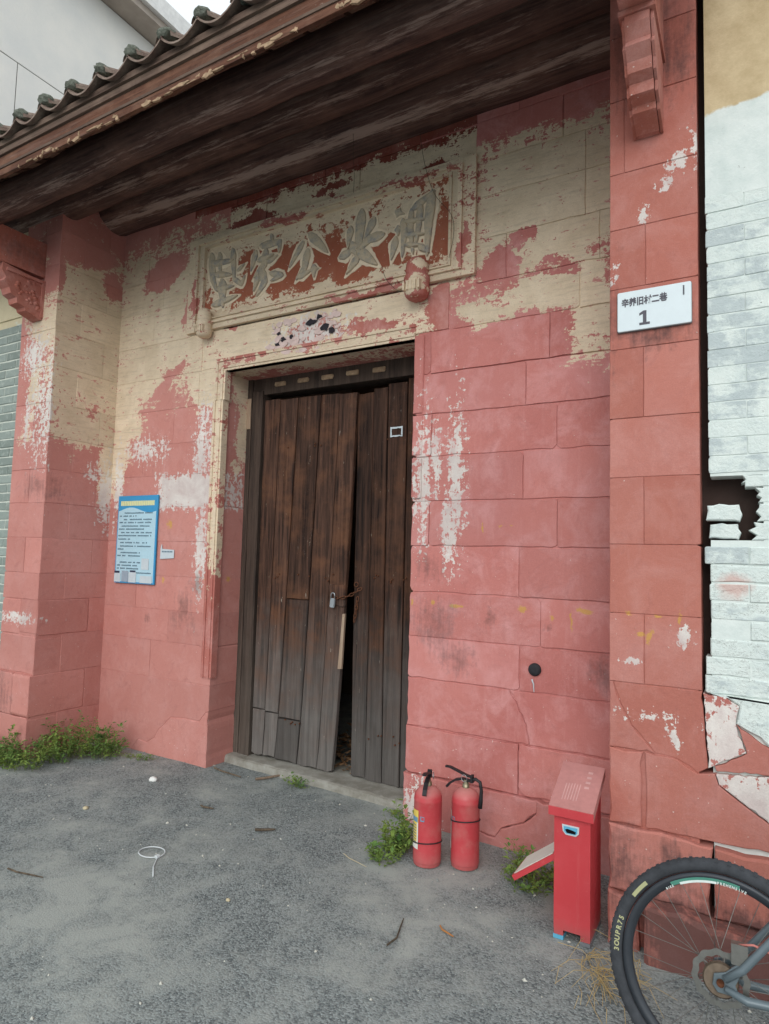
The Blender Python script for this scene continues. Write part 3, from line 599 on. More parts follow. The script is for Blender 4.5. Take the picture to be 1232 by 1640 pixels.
# --- name plaque
pq = body('name_plaque', [((-3.96, 3.590, 3.385), (-1.48, 4.2, 4.145))], mat_field)
X0, X1, Z0, Z1 = -3.975, -1.465, 3.378, 4.152
for (w0, w1, p) in ((0, .085, .03), (.085, .115, .048), (.115, .16, .028), (.16, .178, .040)):
    link('frame', MB().box((X0+w0, YB-p, Z0+w0*.5), (X0+w1, YB, Z1-w0*.5)).mesh(), mat_frame, pq)
    link('frame', MB().box((X1-w1, YB-p, Z0+w0*.5), (X1-w0, YB, Z1-w0*.5)).mesh(), mat_frame, pq)
    link('frame', MB().box((X0+w1, YB-p-.001, Z0+w0*.5), (X1-w1, YB, Z0+w1*.5)).mesh(), mat_frame, pq)
    link('frame', MB().box((X0+w1, YB-p-.001, Z1-w1*.5), (X1-w1, YB, Z1-w0*.5)).mesh(), mat_frame, pq)
STR = {
'a': [([(-3.737,3.995),(-3.713,3.786),(-3.679,3.718)],.072),([(-3.649,3.984),(-3.635,3.841)],.054),([(-3.507,3.988),(-3.482,3.749)],.053),([(-3.482,3.749),(-3.402,3.69),(-3.377,3.736)],.044),([(-3.441,3.809),(-3.388,3.841)],.03),([(-3.68,3.824),(-3.53,3.793)],.053),([(-3.606,3.747),(-3.591,3.579)],.088),([(-3.688,3.575),(-3.463,3.603)],.057),([(-3.661,3.697),(-3.501,3.692)],.053),([(-3.709,3.918),(-3.514,3.902)],.054)],
'b': [([(-3.12,4.018),(-3.108,3.973)],.038),([(-3.212,3.955),(-3.035,3.948),(-3.037,3.89)],.06),([(-3.268,3.917),(-3.305,3.798)],.051),([(-3.167,3.903),(-3.182,3.797),(-3.253,3.736)],.068),([(-3.201,3.759),(-3.17,3.661),(-3.224,3.588)],.068),([(-3.141,3.813),(-3.065,3.838)],.042),([(-3.105,3.714),(-3.002,3.681),(-3.082,3.66)],.05),([(-3.231,3.723),(-3.263,3.629)],.051),([(-3.232,3.841),(-3.112,3.857)],.051)],
'c': [([(-2.818,3.889),(-2.924,3.742)],.045),([(-2.752,3.93),(-2.678,3.857),(-2.614,3.787)],.069),([(-2.771,3.814),(-2.795,3.691),(-2.846,3.637)],.061),([(-2.846,3.637),(-2.755,3.658)],.053),([(-2.708,3.672),(-2.707,3.648)],.088)],
'd': [([(-2.314,3.99),(-2.328,3.827),(-2.343,3.672)],.08),([(-2.401,3.897),(-2.417,3.777)],.054),([(-2.471,3.705),(-2.395,3.728)],.067),([(-2.213,3.912),(-2.268,3.812)],.061),([(-2.141,3.787),(-2.248,3.781),(-2.325,3.721)],.065),([(-2.324,3.712),(-2.203,3.607)],.075),([(-2.333,3.67),(-2.406,3.589)],.057),([(-2.377,3.768),(-2.354,3.71)],.08)],
'e': [([(-2.027,3.916),(-2.008,3.907)],.069),([(-2.019,3.804),(-2.019,3.778)],.06),([(-2.036,3.732),(-2.061,3.619)],.055),([(-1.983,3.846),(-1.971,3.742),(-1.982,3.618)],.051),([(-1.921,3.897),(-1.927,3.782),(-1.904,3.618)],.047),([(-1.854,3.922),(-1.864,3.783),(-1.879,3.679)],.05),([(-1.771,3.979),(-1.793,3.79),(-1.797,3.594)],.067),([(-1.903,3.91),(-1.771,3.979)],.051),([(-1.851,3.639),(-1.801,3.595)],.05),([(-1.962,3.74),(-1.826,3.716)],.038),([(-1.955,3.831),(-1.829,3.816)],.038),([(-1.951,3.67),(-1.851,3.647)],.038)]}
def stroke(mb, pts, w, y0, h, rng, flat=False):
    """one brush stroke: dense chain of plan circles hulled as quads with a rounded back"""
    P = [Vector(p) for p in pts]; ch = []
    for a, b in zip(P, P[1:]):
        n = max(3, int((b-a).length/.012))
        ch += [a.lerp(b, k/n) for k in range(n)]
    ch.append(P[-1]); N = len(ch); L = []; Rr = []
    out = []
    for i, p in enumerate(ch):
        t = (ch[min(i+2, N-1)]-ch[max(i-2, 0)]).normalized(); nrm = Vector((-t.y, t.x))
        t_ = i/(N-1); e = (.75+.35*min(1, t_/.2)) if t_ < .2 else 1.1-.6*((t_-.2)/.8)**1.5; ww = w*.47*e*rng.uniform(.95, 1.05)
        out.append((p, nrm, ww))
    # rounded end points
    p, nr, ww = out[0]; t = Vector((nr.y, -nr.x)); out.insert(0, (p-t*w*.3, nr, ww*.35))
    p, nr, ww = out[-1]; t = Vector((nr.y, -nr.x)); out.append((p+t*w*.5, nr, ww*.25))
    prof = ((-1, 0), (-.96, .7), (-.6, .98), (0, 1.0), (.6, .98), (.96, .7), (1, 0)); m_ = len(prof)
    vs = []
    for p, nr, ww in out:
        for a, hh in prof:
            q = p+nr*ww*a; vs.append((q.x, y0-h*hh, q.y))
    fs = [(i*m_+k, i*m_+k+1, (i+1)*m_+k+1, (i+1)*m_+k) for i in range(len(out)-1) for k in range(m_-1)]
    fs += [tuple(range(m_))[::-1], tuple(range((len(out)-1)*m_, len(out)*m_))]
    mb.add(vs, fs)
rng = random.Random(4)
for k, ss in STR.items():
    mb = MB(); hb = MB()
    for j, (pts, w) in enumerate(ss):
        stroke(mb, pts, w, 3.59, .017+.0011*j, rng); stroke(hb, pts, w+.04+.03*rng.random(), 3.59, .004+.0004*j, rng)
    ch = mb.obj('carved_character', mat_char, pq); shade_by_angle(ch, 50)
    hb.obj('paint_remnant', mat_halo, ch)
# --- two carved knobs under the plaque
def knob(x, z, w, h, mat, tw):
    k = MB(); n = 12; prof = [(.0, -.5), (.62, -.5), (.9, -.42), (1, -.28), (.92, -.1), (1.0, -.06), (1.0, .02), (.84, .06), (.9, .2), (.82, .38), (.55, .48), (0, .5)]
    k.lathe([(r*w/2, q*h) for r, q in prof], (x, 3.535, z), n)
    o = k.obj('carved_knob', mat, H, smooth=True)
    MB().box((x-w*.3, 3.53, z-h*.25), (x+w*.3, 3.62, z+h*.3)).obj('knob_neck', mat, o)
    cb = MB()
    for i in range(5): cb.box((x-w*.36+i*w*.16, 3.535-w*.5, z-h*.36), (x-w*.29+i*w*.16, 3.55-w*.3, z-h*.14))
    cb.obj('carved_petal', mat, o)
knob(-1.845, 3.40, .17, .27, mat_knob, 0); knob(-3.735, 3.42, .13, .23, mat_frame, 1)
# --- peeling paper remains pasted on the lintel
pp = MB(); rng = random.Random(12)
for i in range(46):
    x = rng.uniform(-3.1, -2.48); z_ = rng.uniform(3.07, 3.34); s = rng.uniform(.02, .07)
    n = 7; pts = [(x+math.cos(2*math.pi*k/n)*s*rng.uniform(.4, 1.1), z_+math.sin(2*math.pi*k/n)*s*rng.uniform(.25, .6)) for k in range(n)]
    v_, f_ = slab(pts, .004, .001, FY(YB-.003), front=.002+.004*rng.random()); pp.add(v_, f_)
mat_paper = plain('pink_paper', lin(214, 190, 184), .95, .1, var=.2, scale=25, bump=.6)
mat_black = plain('black_flake', lin(52, 48, 54), .8, .2, var=.3)
po = pp.obj('paper_scrap', mat_paper, H)
pb = MB()
for (x, z_, s) in ((-3.03, 3.16, .04), (-2.98, 3.19, .03), (-2.9, 3.2, .028), (-2.72, 3.28, .05), (-2.66, 3.31, .035), (-2.6, 3.22, .045), (-2.55, 3.19, .04), (-3.02, 3.24, .02)):
    a = rng.uniform(0, 3.1); pts = [(x+math.cos(2*math.pi*k/8+a)*s*rng.uniform(.3, 1.2), z_+math.sin(2*math.pi*k/8+a)*s*rng.uniform(.2, .8)) for k in range(8)]
    v_, f_ = slab(pts, .004, .001, FY(YB-.008), front=.004); pb.add(v_, f_)
setp(pb.obj('black_scrap', mat_black, po), kind='stuff')

# --- doorway: posts, head beam, threshold, two leaves of planks
df = body('door_frame', [((-3.575, 3.885, 0), (-3.52, 4.05, 3.03)), ((-3.6, 3.90, 2.895), (-1.86, 4.05, 3.03))], mat_post)
stone('post', -3.52, .0, -3.405, 2.93, FY(3.885), mat_post, df, d=.12, gap=.002, bev=.006, jit=.003)
link('post', MB().box((-1.985, 3.93, 0), (-1.87, 4.05, 2.93)).mesh(), mat_post, df)
link('splice', MB().box((-3.568, 3.878, 2.62), (-3.525, 3.89, 2.87)).mesh(), mat_stick, df)
for i in range(5):
    x = -3.24+i*.228; z_ = 2.965+.004*(i % 2)
    stone('wooden_peg', x-.055, z_-.018, x+.055, z_+.018, FY(3.885), mat_scroll, df, d=.03, gap=0, bev=.008, chips=1, chip=.015, jit=.004)
th = MB()
N = 24
for i in range(N):
    a = -3.62+i*(1.76/N); b = a+1.76/N+.0
    ya = 3.80-.09*(i/N)+.008*mn.noise((i*.6, 0, 0)); yb = 3.80-.09*((i+1)/N)+.008*mn.noise(((i+1)*.6, 0, 0))
    za = .045+.008*mn.noise((i*.5, 3, 0)); zb = .045+.008*mn.noise(((i+1)*.5, 3, 0))
    v_ = [(a, ya-.012, -.03), (b, yb-.012, -.03), (b, yb, zb-.008), (a, ya, za-.008), (b, yb+.02, zb), (a, ya+.02, za), (b, 4.15, zb), (a, 4.15, za)]
    th.add(v_, [(0, 1, 2, 3), (3, 2, 4, 5), (5, 4, 6, 7)])
th.obj('threshold', mat_conc, H)
def plank(parent, bl, br, tl, tr, z0, z1, y, jag=.0):
    """plank between two leaning edges; bl/br at z=0, tl/tr at z=2.85"""
    L = lambda z_: bl+(tl-bl)*(z_/2.85)**.7; Rt = lambda z_: br+(tr-br)*(z_/2.85)**.7
    n = max(3, int((z1-z0)/.16)); pts = []
    g = .0025
    for k in range(4): pts.append((L(z0)+g+(Rt(z0)-L(z0)-2*g)*k/3, z0+random.uniform(0, jag)))
    for k in range(1, n): z_ = z0+(z1-z0)*k/n; pts.append((Rt(z_)-g-random.uniform(0, .003), z_))
    for k in range(4): pts.append((Rt(z1)-g-(Rt(z1)-L(z1)-2*g)*k/3, z1-random.uniform(0, jag*.4)))
    for k in range(n-1, 0, -1): z_ = z0+(z1-z0)*k/n; pts.append((L(z_)+g+random.uniform(0, .003), z_))
    v_, f_ = slab(pts, .035, .004, FY(y), front=random.uniform(-.005, .005))
    return link('plank', mesh(v_, f_), mat_door, parent)
dl = body('door_leaf', [((-3.37, 3.945, .3), (-2.66, 3.965, .42)), ((-3.37, 3.945, 1.4), (-2.6, 3.965, 1.52)), ((-3.37, 3.945, 2.4), (-2.55, 3.965, 2.52))], mat_post)
LB = [-3.40, -3.29, -3.175, -2.965, -2.78, -2.645]; LT = [-3.40, -3.235, -3.06, -2.845, -2.67, -2.51]
cuts = {0: [.055, .41, 2.85], 1: [.055, .40, 2.84], 2: [.05, .37, 1.27, 2.84], 3: [.045, 2.84], 4: [.045, 2.83]}
for i in range(5):
    for a, b in zip(cuts[i], cuts[i][1:]): plank(dl, LB[i], LB[i+1], LT[i], LT[i+1], a, b-.003, 3.905, .02 if a < .1 else .004)
dr = body('door_leaf', [((-2.44, 3.975, .3), (-1.99, 3.995, .42)), ((-2.46, 3.975, 1.4), (-1.99, 3.995, 1.52)), ((-2.46, 3.975, 2.4), (-1.99, 3.995, 2.52))], mat_post)
RB = [-2.495, -2.372, -2.235, -2.10, -1.975]; RT = [-2.526, -2.385, -2.265, -2.105, -1.98]
for i in range(4): plank(dr, RB[i], RB[i+1], RT[i], RT[i+1], .04, 2.815+.025*i, 3.93, .02)
# meeting-edge batten and stray nail-heads on the leaves
mat_rust = plain('rusty_iron', lin(110, 72, 52), .8, .3, .4, var=.3, scale=80)
mat_steel = plain('steel', lin(176, 180, 184), .35, .5, .9, var=.1)
hp = MB()
for i in range(34):
    x = random.uniform(-3.35, -2.62) if i % 2 else random.uniform(-2.42, -2.05); z_ = random.choice((.35, 1.45, 2.46))+random.uniform(-.03, .03)
    hp.lathe([(.006, .004), (.005, -.006), (0, -.009)], (x, 3.897 if x < -2.55 else 3.922, z_), 7, 'Y')
setp(hp.obj('nail_head', mat_rust, dl), kind='stuff')
sc_ = stone('hasp_plate', -2.715, 1.235, -2.56, 1.40, FY(3.895), mat_door, dl, d=.02, gap=0, bev=.006, chips=1, chip=.03, jit=.006)
# --- dark room behind the door
body('inner_room', [((-4.2, 6.4, -.1), (-1.2, 6.5, 4.8)), ((-4.3, 4.3, -.1), (-4.2, 6.5, 4.8)), ((-1.2, 4.3, -.1), (-1.1, 6.5, 4.8))], mat_dark)
mat_litter = Mat('leaf_litter', .9, .15); r_ = mat_litter.noise(mat_litter.P, 25, 4, .7)
mat_litter.col(mat_litter.mix(mat_litter.ramp(r_, .35, .65), lin(96, 70, 50), lin(170, 134, 100))); mat_litter = mat_litter.m
lt = MB(); rng = random.Random(21)
for i in range(900):
    x = rng.uniform(-3.1, -2.2); y = rng.uniform(3.97, 5.9); z_ = .03+rng.random()*.05+max(0, y-4.3)*.08
    s = rng.uniform(.015, .05); a = rng.uniform(0, 6.3); t = rng.uniform(-.5, .5); dx, dy = math.cos(a)*s, math.sin(a)*s
    wx, wy = -dy*.35, dx*.35
    lt.add([(x-dx, y-dy, z_-t*s), (x+wx, y+wy, z_+.006), (x+dx, y+dy, z_+t*s), (x-wx, y-wy, z_-.006)], [(0, 1, 2), (0, 2, 3)])
setp(lt.obj('leaf_litter', mat_litter), 'brown dead leaves on the floor behind the door gap', 'leaves', kind='stuff')

# --- corbel brackets and stone arms on the piers
def bracket(xc, w, mat, name):
    prof = [(3.02, 3.79), (2.66, 3.83), (2.655, 3.77), (2.69, 3.72), (2.675, 3.69), (2.72, 3.65), (2.735, 3.61), (2.78, 3.59), (2.79, 3.55), (2.85, 3.535), (2.86, 3.51), (2.93, 3.49), (2.97, 3.475), (3.02, 3.475)]
    vs_ = [(xc-w/2, y, z_) for y, z_ in prof]+[(xc+w/2, y, z_) for y, z_ in prof]; n = len(prof)
    fs_ = [tuple(range(n)), tuple(reversed(range(n, 2*n)))]+[(i, n+i, n+(i+1) % n, (i+1) % n) for i in range(n)]
    return MB().add(vs_, [f[::-1] for f in fs_]).obj(name, mat, H)
bL = bracket(-5.09, .12, mat_stonecarve, 'corbel_bracket')
rng = random.Random(9); rel = MB()
for i in range(30):
    y = rng.uniform(2.76, 2.98); zmin = 3.5+(2.98-y)*.55; z_ = rng.uniform(zmin+.03, 3.76); s = rng.uniform(.012, .022)
    rel.lathe([(s, .0), (s*.8, s*.5), (0, s*.7)], (0, 0, 0), 8)
    for k in range(len(rel.v)-24, len(rel.v)):
        q = rel.v[k]; rel.v[k] = (-5.03+q[2]*.7, y+q[0], z_+q[1]*.8)
setp(rel.obj('carved_relief', mat_stonecarve, bL, smooth=True), kind='stuff')
rim = MB(); rim.box((-5.036, 2.69, 3.775), (-5.018, 3.0, 3.80)); rim.box((-5.036, 2.975, 3.49), (-5.018, 3.0, 3.774)); rim.obj('carved_rim', mat_stonecarve, bL)
aL = MB().box((-5.15, 2.36, 3.833), (-5.03, 3.0, 4.12)).obj('stone_arm', mat_stonecarve, H)
bR = bracket(-.385, .098, mat_stonecarve, 'corbel_bracket'); bR.data.transform(Matrix.Translation((0, 0, .085)))
for x in (-.447, -.333):
    c_ = bracket(x+.006, .012, mat_stonecarve, 'carved_cheek'); c_.data.transform(Matrix.Translation((0, .014, .085))); c_.parent = bR; c_.matrix_parent_inverse = Matrix.Identity(4)
MB().box((-.452, 2.36, 3.92), (-.318, 3.0, 4.2)).obj('stone_arm', mat_stonecarve, H)
MB().box((-.458, 2.648, 3.895), (-.312, 3.0, 3.9195)).obj('arm_lip', mat_stonecarve, bR)
# --- roof: purlins, rafters, fascia, tiles
rf = MB()
RX0, RX1 = -7.2, -.12; SL = .48; RY0 = 2.23; RZ0 = 4.3587
rz = lambda y: RZ0+(y-RY0)*SL
rf.add([(RX0, 3.7, rz(3.7)+.05), (RX1, 3.7, rz(3.7)+.05), (RX1, 7.5, rz(7.5)+.05), (RX0, 7.5, rz(7.5)+.05), (RX0, 3.7, rz(3.7)+.12), (RX1, 3.7, rz(3.7)+.12), (RX1, 7.5, rz(7.5)+.12), (RX0, 7.5, rz(7.5)+.12)], [(0,3,2,1),(4,5,6,7),(0,1,5,4),(1,2,6,5),(2,3,7,6),(3,0,4,7)])
roof = rf.obj('roof', mat_tile, H)
def log(y, z_, r0, r1, seed):
    n = 60; pts = []; rr = []
    for i in range(n+1):
        t = i/n; x = RX0+.4+(RX1-RX0-.6)*t
        pts.append((x, y+.02*mn.noise((x*.6, seed, 0)), z_+.03*mn.noise((x*.5, seed+4, 0)))); rr.append(r0+(r1-r0)*t+.008*mn.noise((x*2.2, seed+9, 0)))
    mb = MB().tube(pts, rr, 18)
    mb.v = [(v[0], v[1]+.006*mn.noise((v[0]*3, v[1]*14, v[2]*14)), v[2]+.006*mn.noise((v[0]*3, v[1]*14+9, v[2]*14))) for v in mb.v]
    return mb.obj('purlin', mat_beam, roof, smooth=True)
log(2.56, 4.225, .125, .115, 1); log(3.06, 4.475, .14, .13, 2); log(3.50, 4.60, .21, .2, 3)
pitch = .2710; tx = [-7.0+pitch*i for i in range(31)]
off = -4.33-(-7.0)-pitch*int((-4.33+7.0)/pitch)
tx = [x+off-.02 for x in tx if x+off < -.15]
ca = 1/math.sqrt(1+SL*SL)
for x in tx:
    # rafter board under every ridge line
    MB().box((x-.045, 2.27, 0), (x+.045, 3.9, .028)).obj('rafter', mat_raf, roof)
    o = roof.children[-1]
    for v in o.data.vertices: v.co.z = v.co.z+rz(v.co.y)-.045
    # pan tile strip: overlapping concave courses
    vs_, fs_ = [], []; m_ = 9; y = RY0-.06; k = 0
    while y < 4.3:
        for (yy, up) in ((y, .0), (y+.17, -.016)):
            for t_ in (0, .012):
                for j in range(m_):
                    s_ = j/(m_-1)*2-1
                    vs_.append((x+pitch/2+s_*(pitch/2+.005)+.003*mn.noise((x, y*3, 2)), yy, rz(yy)+.018+up+.016+t_-.075*(1-s_*s_)+.004*mn.noise((x*9, y*5, 0))))
        b = k*4*m_
        for j in range(m_-1):
            fs_ += [(b+j, b+2*m_+j, b+2*m_+j+1, b+j+1), (b+m_+j, b+m_+j+1, b+3*m_+j+1, b+3*m_+j), (b+j, b+j+1, b+m_+j+1, b+m_+j)]
        y += .15; k += 1
    link('pan_tile', mesh(vs_, fs_), mat_tile, roof)
    # cap tile row over the joint, end plugged with mossy mortar
    vs_, fs_ = [], []; y = RY0-.045; k = 0; m_ = 8
    while y < 4.3:
        for (yy, r2) in ((y, .06), (y+.2, .054)):
            for j in range(m_):
                a = math.pi*j/(m_-1); vs_.append((x+math.cos(a)*r2+.006*mn.noise((x*5, y, 1)), yy, rz(yy)+.03+math.sin(a)*r2))
        b = k*2*m_
        fs_ += [(b+j, b+j+1, b+m_+j+1, b+m_+j) for j in range(m_-1)]
        y += .19; k += 1
    ct = link('cap_tile', mesh(vs_, fs_), mat_tile, roof)
    rg = random.Random(int(x*1000)); bm = bmesh.new(); bmesh.ops.create_icosphere(bm, subdivisions=3, radius=1)
    sx = rg.uniform(.042, .056); sz = rg.uniform(.03, .042)
    for v in bm.verts:
        d = v.co.copy(); q = 1+.3*mn.noise(d*2.2+Vector((x*7, 0, 0)))+.12*mn.noise(d*6+Vector((0, x*7, 0)))
        v.co = Vector((x+d.x*sx*q, RY0-.02+d.y*.05*q, rz(RY0)+.048+d.z*sz*q))
    me = bpy.data.meshes.new('m'); bm.to_mesh(me); bm.free()
    for p in me.polygons: p.use_smooth = True
    link('mortar_plug', me, mat_moss, roof)
fa = MB().box((RX0, 2.24, 4.097), (RX1, 2.265, 4.229)).obj('fascia', mat_fascia, roof)
MB().box((RX0, 2.225, 4.232), (RX1, 2.28, 4.272)).obj('eave_rail', mat_rail, roof)
MB().box((RX0, 2.21, 4.275), (RX1, 2.3, 4.312)).obj('eave_rail', mat_rail, roof)
MB().box((RX0, 2.234, 4.143), (RX1, 2.2395, 4.16)).obj('bead', mat_rail, fa)
sc = MB(); rng = random.Random(31); x = RX0
while x < RX1:
    w = rng.choice((.012, .02, .035, .07, .1))*rng.uniform(.7, 1.2); h = rng.uniform(.004, .018)
    if rng.random() < (.9 if mn.noise((x*2.5, 0, 0)) > -.05 else .3):
        n = 11; zz = 4.102+rng.uniform(-.008, .02); pts = [(x+w/2+math.cos(2*math.pi*k/n)*w*.6*rng.uniform(.45, 1.25), zz+math.sin(2*math.pi*k/n)*h*rng.uniform(.3, 1.3)) for k in range(n)]
        v_, f_ = slab(pts, .012, .0012, FY(2.238), front=rng.uniform(-.002, .005)); sc.add(v_, f_)
    x += w*rng.uniform(.6, 1.3)
setp(sc.obj('carved_edge', mat_scroll, fa), kind='stuff')

# ------------------------------------------------------------------ pale building beyond the roof
def pale_mat():
    M = Mat('pale_render', .85, .2); P = M.P; n = M.noise(P, 1.2, 6, .6); f = M.noise(P, 26, 4, .7); g = M.noise(P, 90, 2, .5)
    c = M.mix(M.ramp(n, .35, .65), lin(232, 228, 222), lin(218, 217, 214)); c = M.mix(M.ramp(f, .68, .75, 0, .4), c, lin(150, 150, 148)); c = M.mix(M.ramp(g, .72, .76, 0, .3), c, lin(120, 120, 120)); M.col(c); M.bump(f, .3, .01); return M.m
mat_pale = pale_mat(); mat_joint = plain('panel_joint', lin(120, 118, 116), .9, .1)
mat_soffit = plain('soffit', lin(170, 158, 148), .9, .1, var=.2, scale=4)
mat_cornice = plain('cornice', lin(226, 224, 222), .9, .1, var=.15, scale=18)
PBd = empty('pale_building', (-10, 7, 0), 'pale panelled building rising behind the tiled roof', 'building')
MB().box((-14, 1.5, 0), (-8.512, 14, 10.0)).obj('wall', mat_joint, PBd)
wy = [1.5, 2.9, 4.5, 6.1, 7.7, 9.3, 10.9, 12.5, 14]; wz = [3.6, 5.1, 6.6, 8.14, 9.99]
for i in range(len(wz)-1):
    seg = wy if i < 3 else [1.5, 7.7, 14]
    for a, b in zip(seg, seg[1:]):
        v_, f_ = slab([(a+.006, wz[i]+.006), (b-.006, wz[i]+.006), (b-.006, wz[i+1]-.006), (a+.006, wz[i+1]-.006)], .01, .003, FX(-8.5))
        link('panel', mesh(v_, f_), mat_pale, PBd)
MB().box((-14.2, 1.3, 10.0), (-8.1, 14.2, 10.12)).obj('soffit', mat_soffit, PBd)
MB().box((-14.3, 1.2, 10.12), (-8.02, 14.3, 10.42)).obj('cornice', mat_cornice, PBd)

# ------------------------------------------------------------------ things on the walls
mat_plate = plain('plate_enamel', lin(214, 224, 228), .35, .4, var=.04)
mat_ink = plain('grey_print', lin(92, 90, 98), .6, .2, var=.1)
mat_edge = plain('plate_edge', lin(120, 122, 126), .5, .4)
def rrect(u0, v0, u1, v1, r, n=5):
    pts = []
    for (cx, cy, a0) in ((u1-r, v0+r, -90), (u1-r, v1-r, 0), (u0+r, v1-r, 90), (u0+r, v0+r, 180)):
        for k in range(n+1):
            a = R(a0+90*k/n); pts.append((cx+r*math.cos(a), cy+r*math.sin(a)))
    return pts
NP = empty('number_plate', (-.365, 3.0, 2.6), 'white rectangular house number plate fixed to the red stone pier', 'number plate')
v_, f_ = slab(rrect(-.518, 2.6560, -.212, 2.8400, .008), .01, .002, FY(2.982)); link('plate', mesh(v_, f_), mat_plate, NP)
v_, f_ = slab(rrect(-.520, 2.6540, -.210, 2.8420, .009), .006, .001, FY(2.9905)); link('rim', mesh(v_, f_), mat_edge, NP)
def put_text(name, body, size, x, z, y, mat, parent, off=0.0, sx=1.0, rot=0, depth=.0006, local=False):
    me = text_mesh(body, size, depth, off); c, s = math.cos(rot), math.sin(rot)
    xform(me, lambda q: Vector((x+(q.x*c-q.y*s)*sx, y-q.z, z+q.x*s+q.y*c)))
    return link(name, me, mat, parent, local)
put_text('lettering', '辛养旧村二巷', .0405, -.404, 2.7850, 2.981, mat_ink, NP, .0013, .79)
v_, f_ = slab([(-.424, 2.6750), (-.380, 2.6750), (-.380, 2.6860), (-.394, 2.6860), (-.394, 2.7400), (-.407, 2.7400), (-.424, 2.7300), (-.424, 2.7190), (-.409, 2.7250), (-.409, 2.6860), (-.424, 2.6860)], .001, .0001, FY(2.981)); link('numeral', mesh(v_, f_), mat_ink, NP)
vt = MB()
for i in range(9): vt.box((-.245, 2.9805, 2.7830+i*.0048), (-.239, 2.9818, 2.7865+i*.0048))
vt.obj('fine_print', mat_ink, NP)

mat_blue = plain('poster_blue', lin(60, 150, 200), .4, .35, var=.05); mat_sky = plain('poster_pale', lin(178, 212, 226), .4, .35, var=.05)
mat_title = plain('poster_title', lin(222, 222, 168), .5, .3, var=.08); mat_txt = plain('poster_print', lin(96, 120, 136), .5, .3, var=.1)
mat_stk = plain('sticker_paper', lin(196, 206, 212), .5, .3, var=.08); mat_stkd = plain('sticker_dark', lin(52, 58, 80), .5, .3); mat_qr = plain('sticker_grey', lin(150, 164, 178), .5, .3, var=.1)
NB = empty('notice_board', (-4.46, 3.59, 1.34), 'tall blue notice board of printed rules on the left wall', 'notice board')
TL = lambda u, v: (-4.705+.49*u+(.0)*v, 2.07-.735*v)      # u,v 0..1 from the top left
def quad_slab(u0, v0, u1, v1, y, d=.001):
    a = TL(u0, v1); b = TL(u1, v0); mb = MB(); mb.box((a[0], y-d, a[1]), (b[0], y, b[1])); return mb
quad_slab(0, 0, 1, 1, 3.592, .012).obj('board', mat_blue, NB)
pts = [TL(.02, .985), TL(.97, .985)]+[TL(.97-.95*k/14, .165-.03*math.sin((.97-.95*k/14)*6.6-.6)) for k in range(15)]
v_, f_ = slab(pts, .0008, .0002, FY(3.579)); link('panel_print', mesh(v_, f_), mat_sky, NB)
rng = random.Random(77); tt = MB(); u = .07
while u < .9:
    w = .045; a = TL(u, .115); b = TL(u+w*.86, .06)
    tt.box((a[0], 3.5786, a[1]), (b[0], 3.5797, b[1])); u += w
tt.obj('title_print', mat_title, NB)
tx_ = MB()
rows = [(.19, .18, .88), (.225, .06, .48), (.265, .17, .88), (.30, .06, .85), (.34, .12, .85), (.375, .05, .7), (.415, .12, .88), (.45, .05, .88), (.49, .05, .35), (.53, .11, .78), (.57, .11, .88), (.605, .05, .2), (.645, .1, .62), (.68, .05, .62), (.755, .09, .62), (.79, .05, .58), (.825, .05, .6), (.87, .55, .9)]
for (v, a, b) in rows:
    u = a
    while u < b:
        if rng.random() < .86:
            p = TL(u, v+.016); q = TL(u+.022, v)
            tx_.box((p[0], 3.5772, p[1]), (q[0], 3.5782, q[1]-.0025*rng.random()))
        u += .031
setp(tx_.obj('body_print', mat_txt, NB), kind='stuff')
for (a, b, c, d, mt) in ((.0, .89, .16, .99, mat_stk), (.19, .86, .36, .985, mat_qr), (.37, .875, .56, .99, mat_stk), (.66, .91, .95, .99, mat_stk), (.68, .715, .86, .84, mat_stk), (.0, .865, .13, .888, mat_stkd), (.4, .853, .54, .873, mat_stkd)):
    quad_slab(a, b, c, d, 3.5765).obj('sticker', mt, NB)
PS = empty('paper_label', (-4.09, 3.6, 1.54), 'small torn white paper label beside the blue notice board', 'label')
v_, f_ = slab([(-4.17, 1.545), (-4.012, 1.555), (-4.012, 1.622), (-4.15, 1.628), (-4.158, 1.668), (-4.17, 1.63)], .003, .0005, FY(3.591)); link('paper', mesh(v_, f_), mat_stk, PS)
q = MB()
for i in range(7): q.box((-4.15+i*.018, 3.5895, 1.6), (-4.138+i*.018, 3.5908, 1.612))
q.obj('print', mat_txt, PS)
# black round cap with dribbled paint below
BC = empty('round_cap', (-1.07, 3.6, .99), 'black round metal cap set into the red wall', 'cap')
MB().lathe([(.036, .01), (.036, -.006), (.03, -.012), (.012, -.013), (0, -.012)], (-1.07, 3.596, .995), 24, 'Y').obj('cap', plain('black_iron', lin(44, 44, 48), .7, .3, var=.2), BC, smooth=True)
MB().tube([(-1.085, 3.593, .94), (-1.075, 3.592, .915), (-1.072, 3.592, .87)], [.005, .004, .002], 6).obj('paint_dribble', mat_stk, BC)
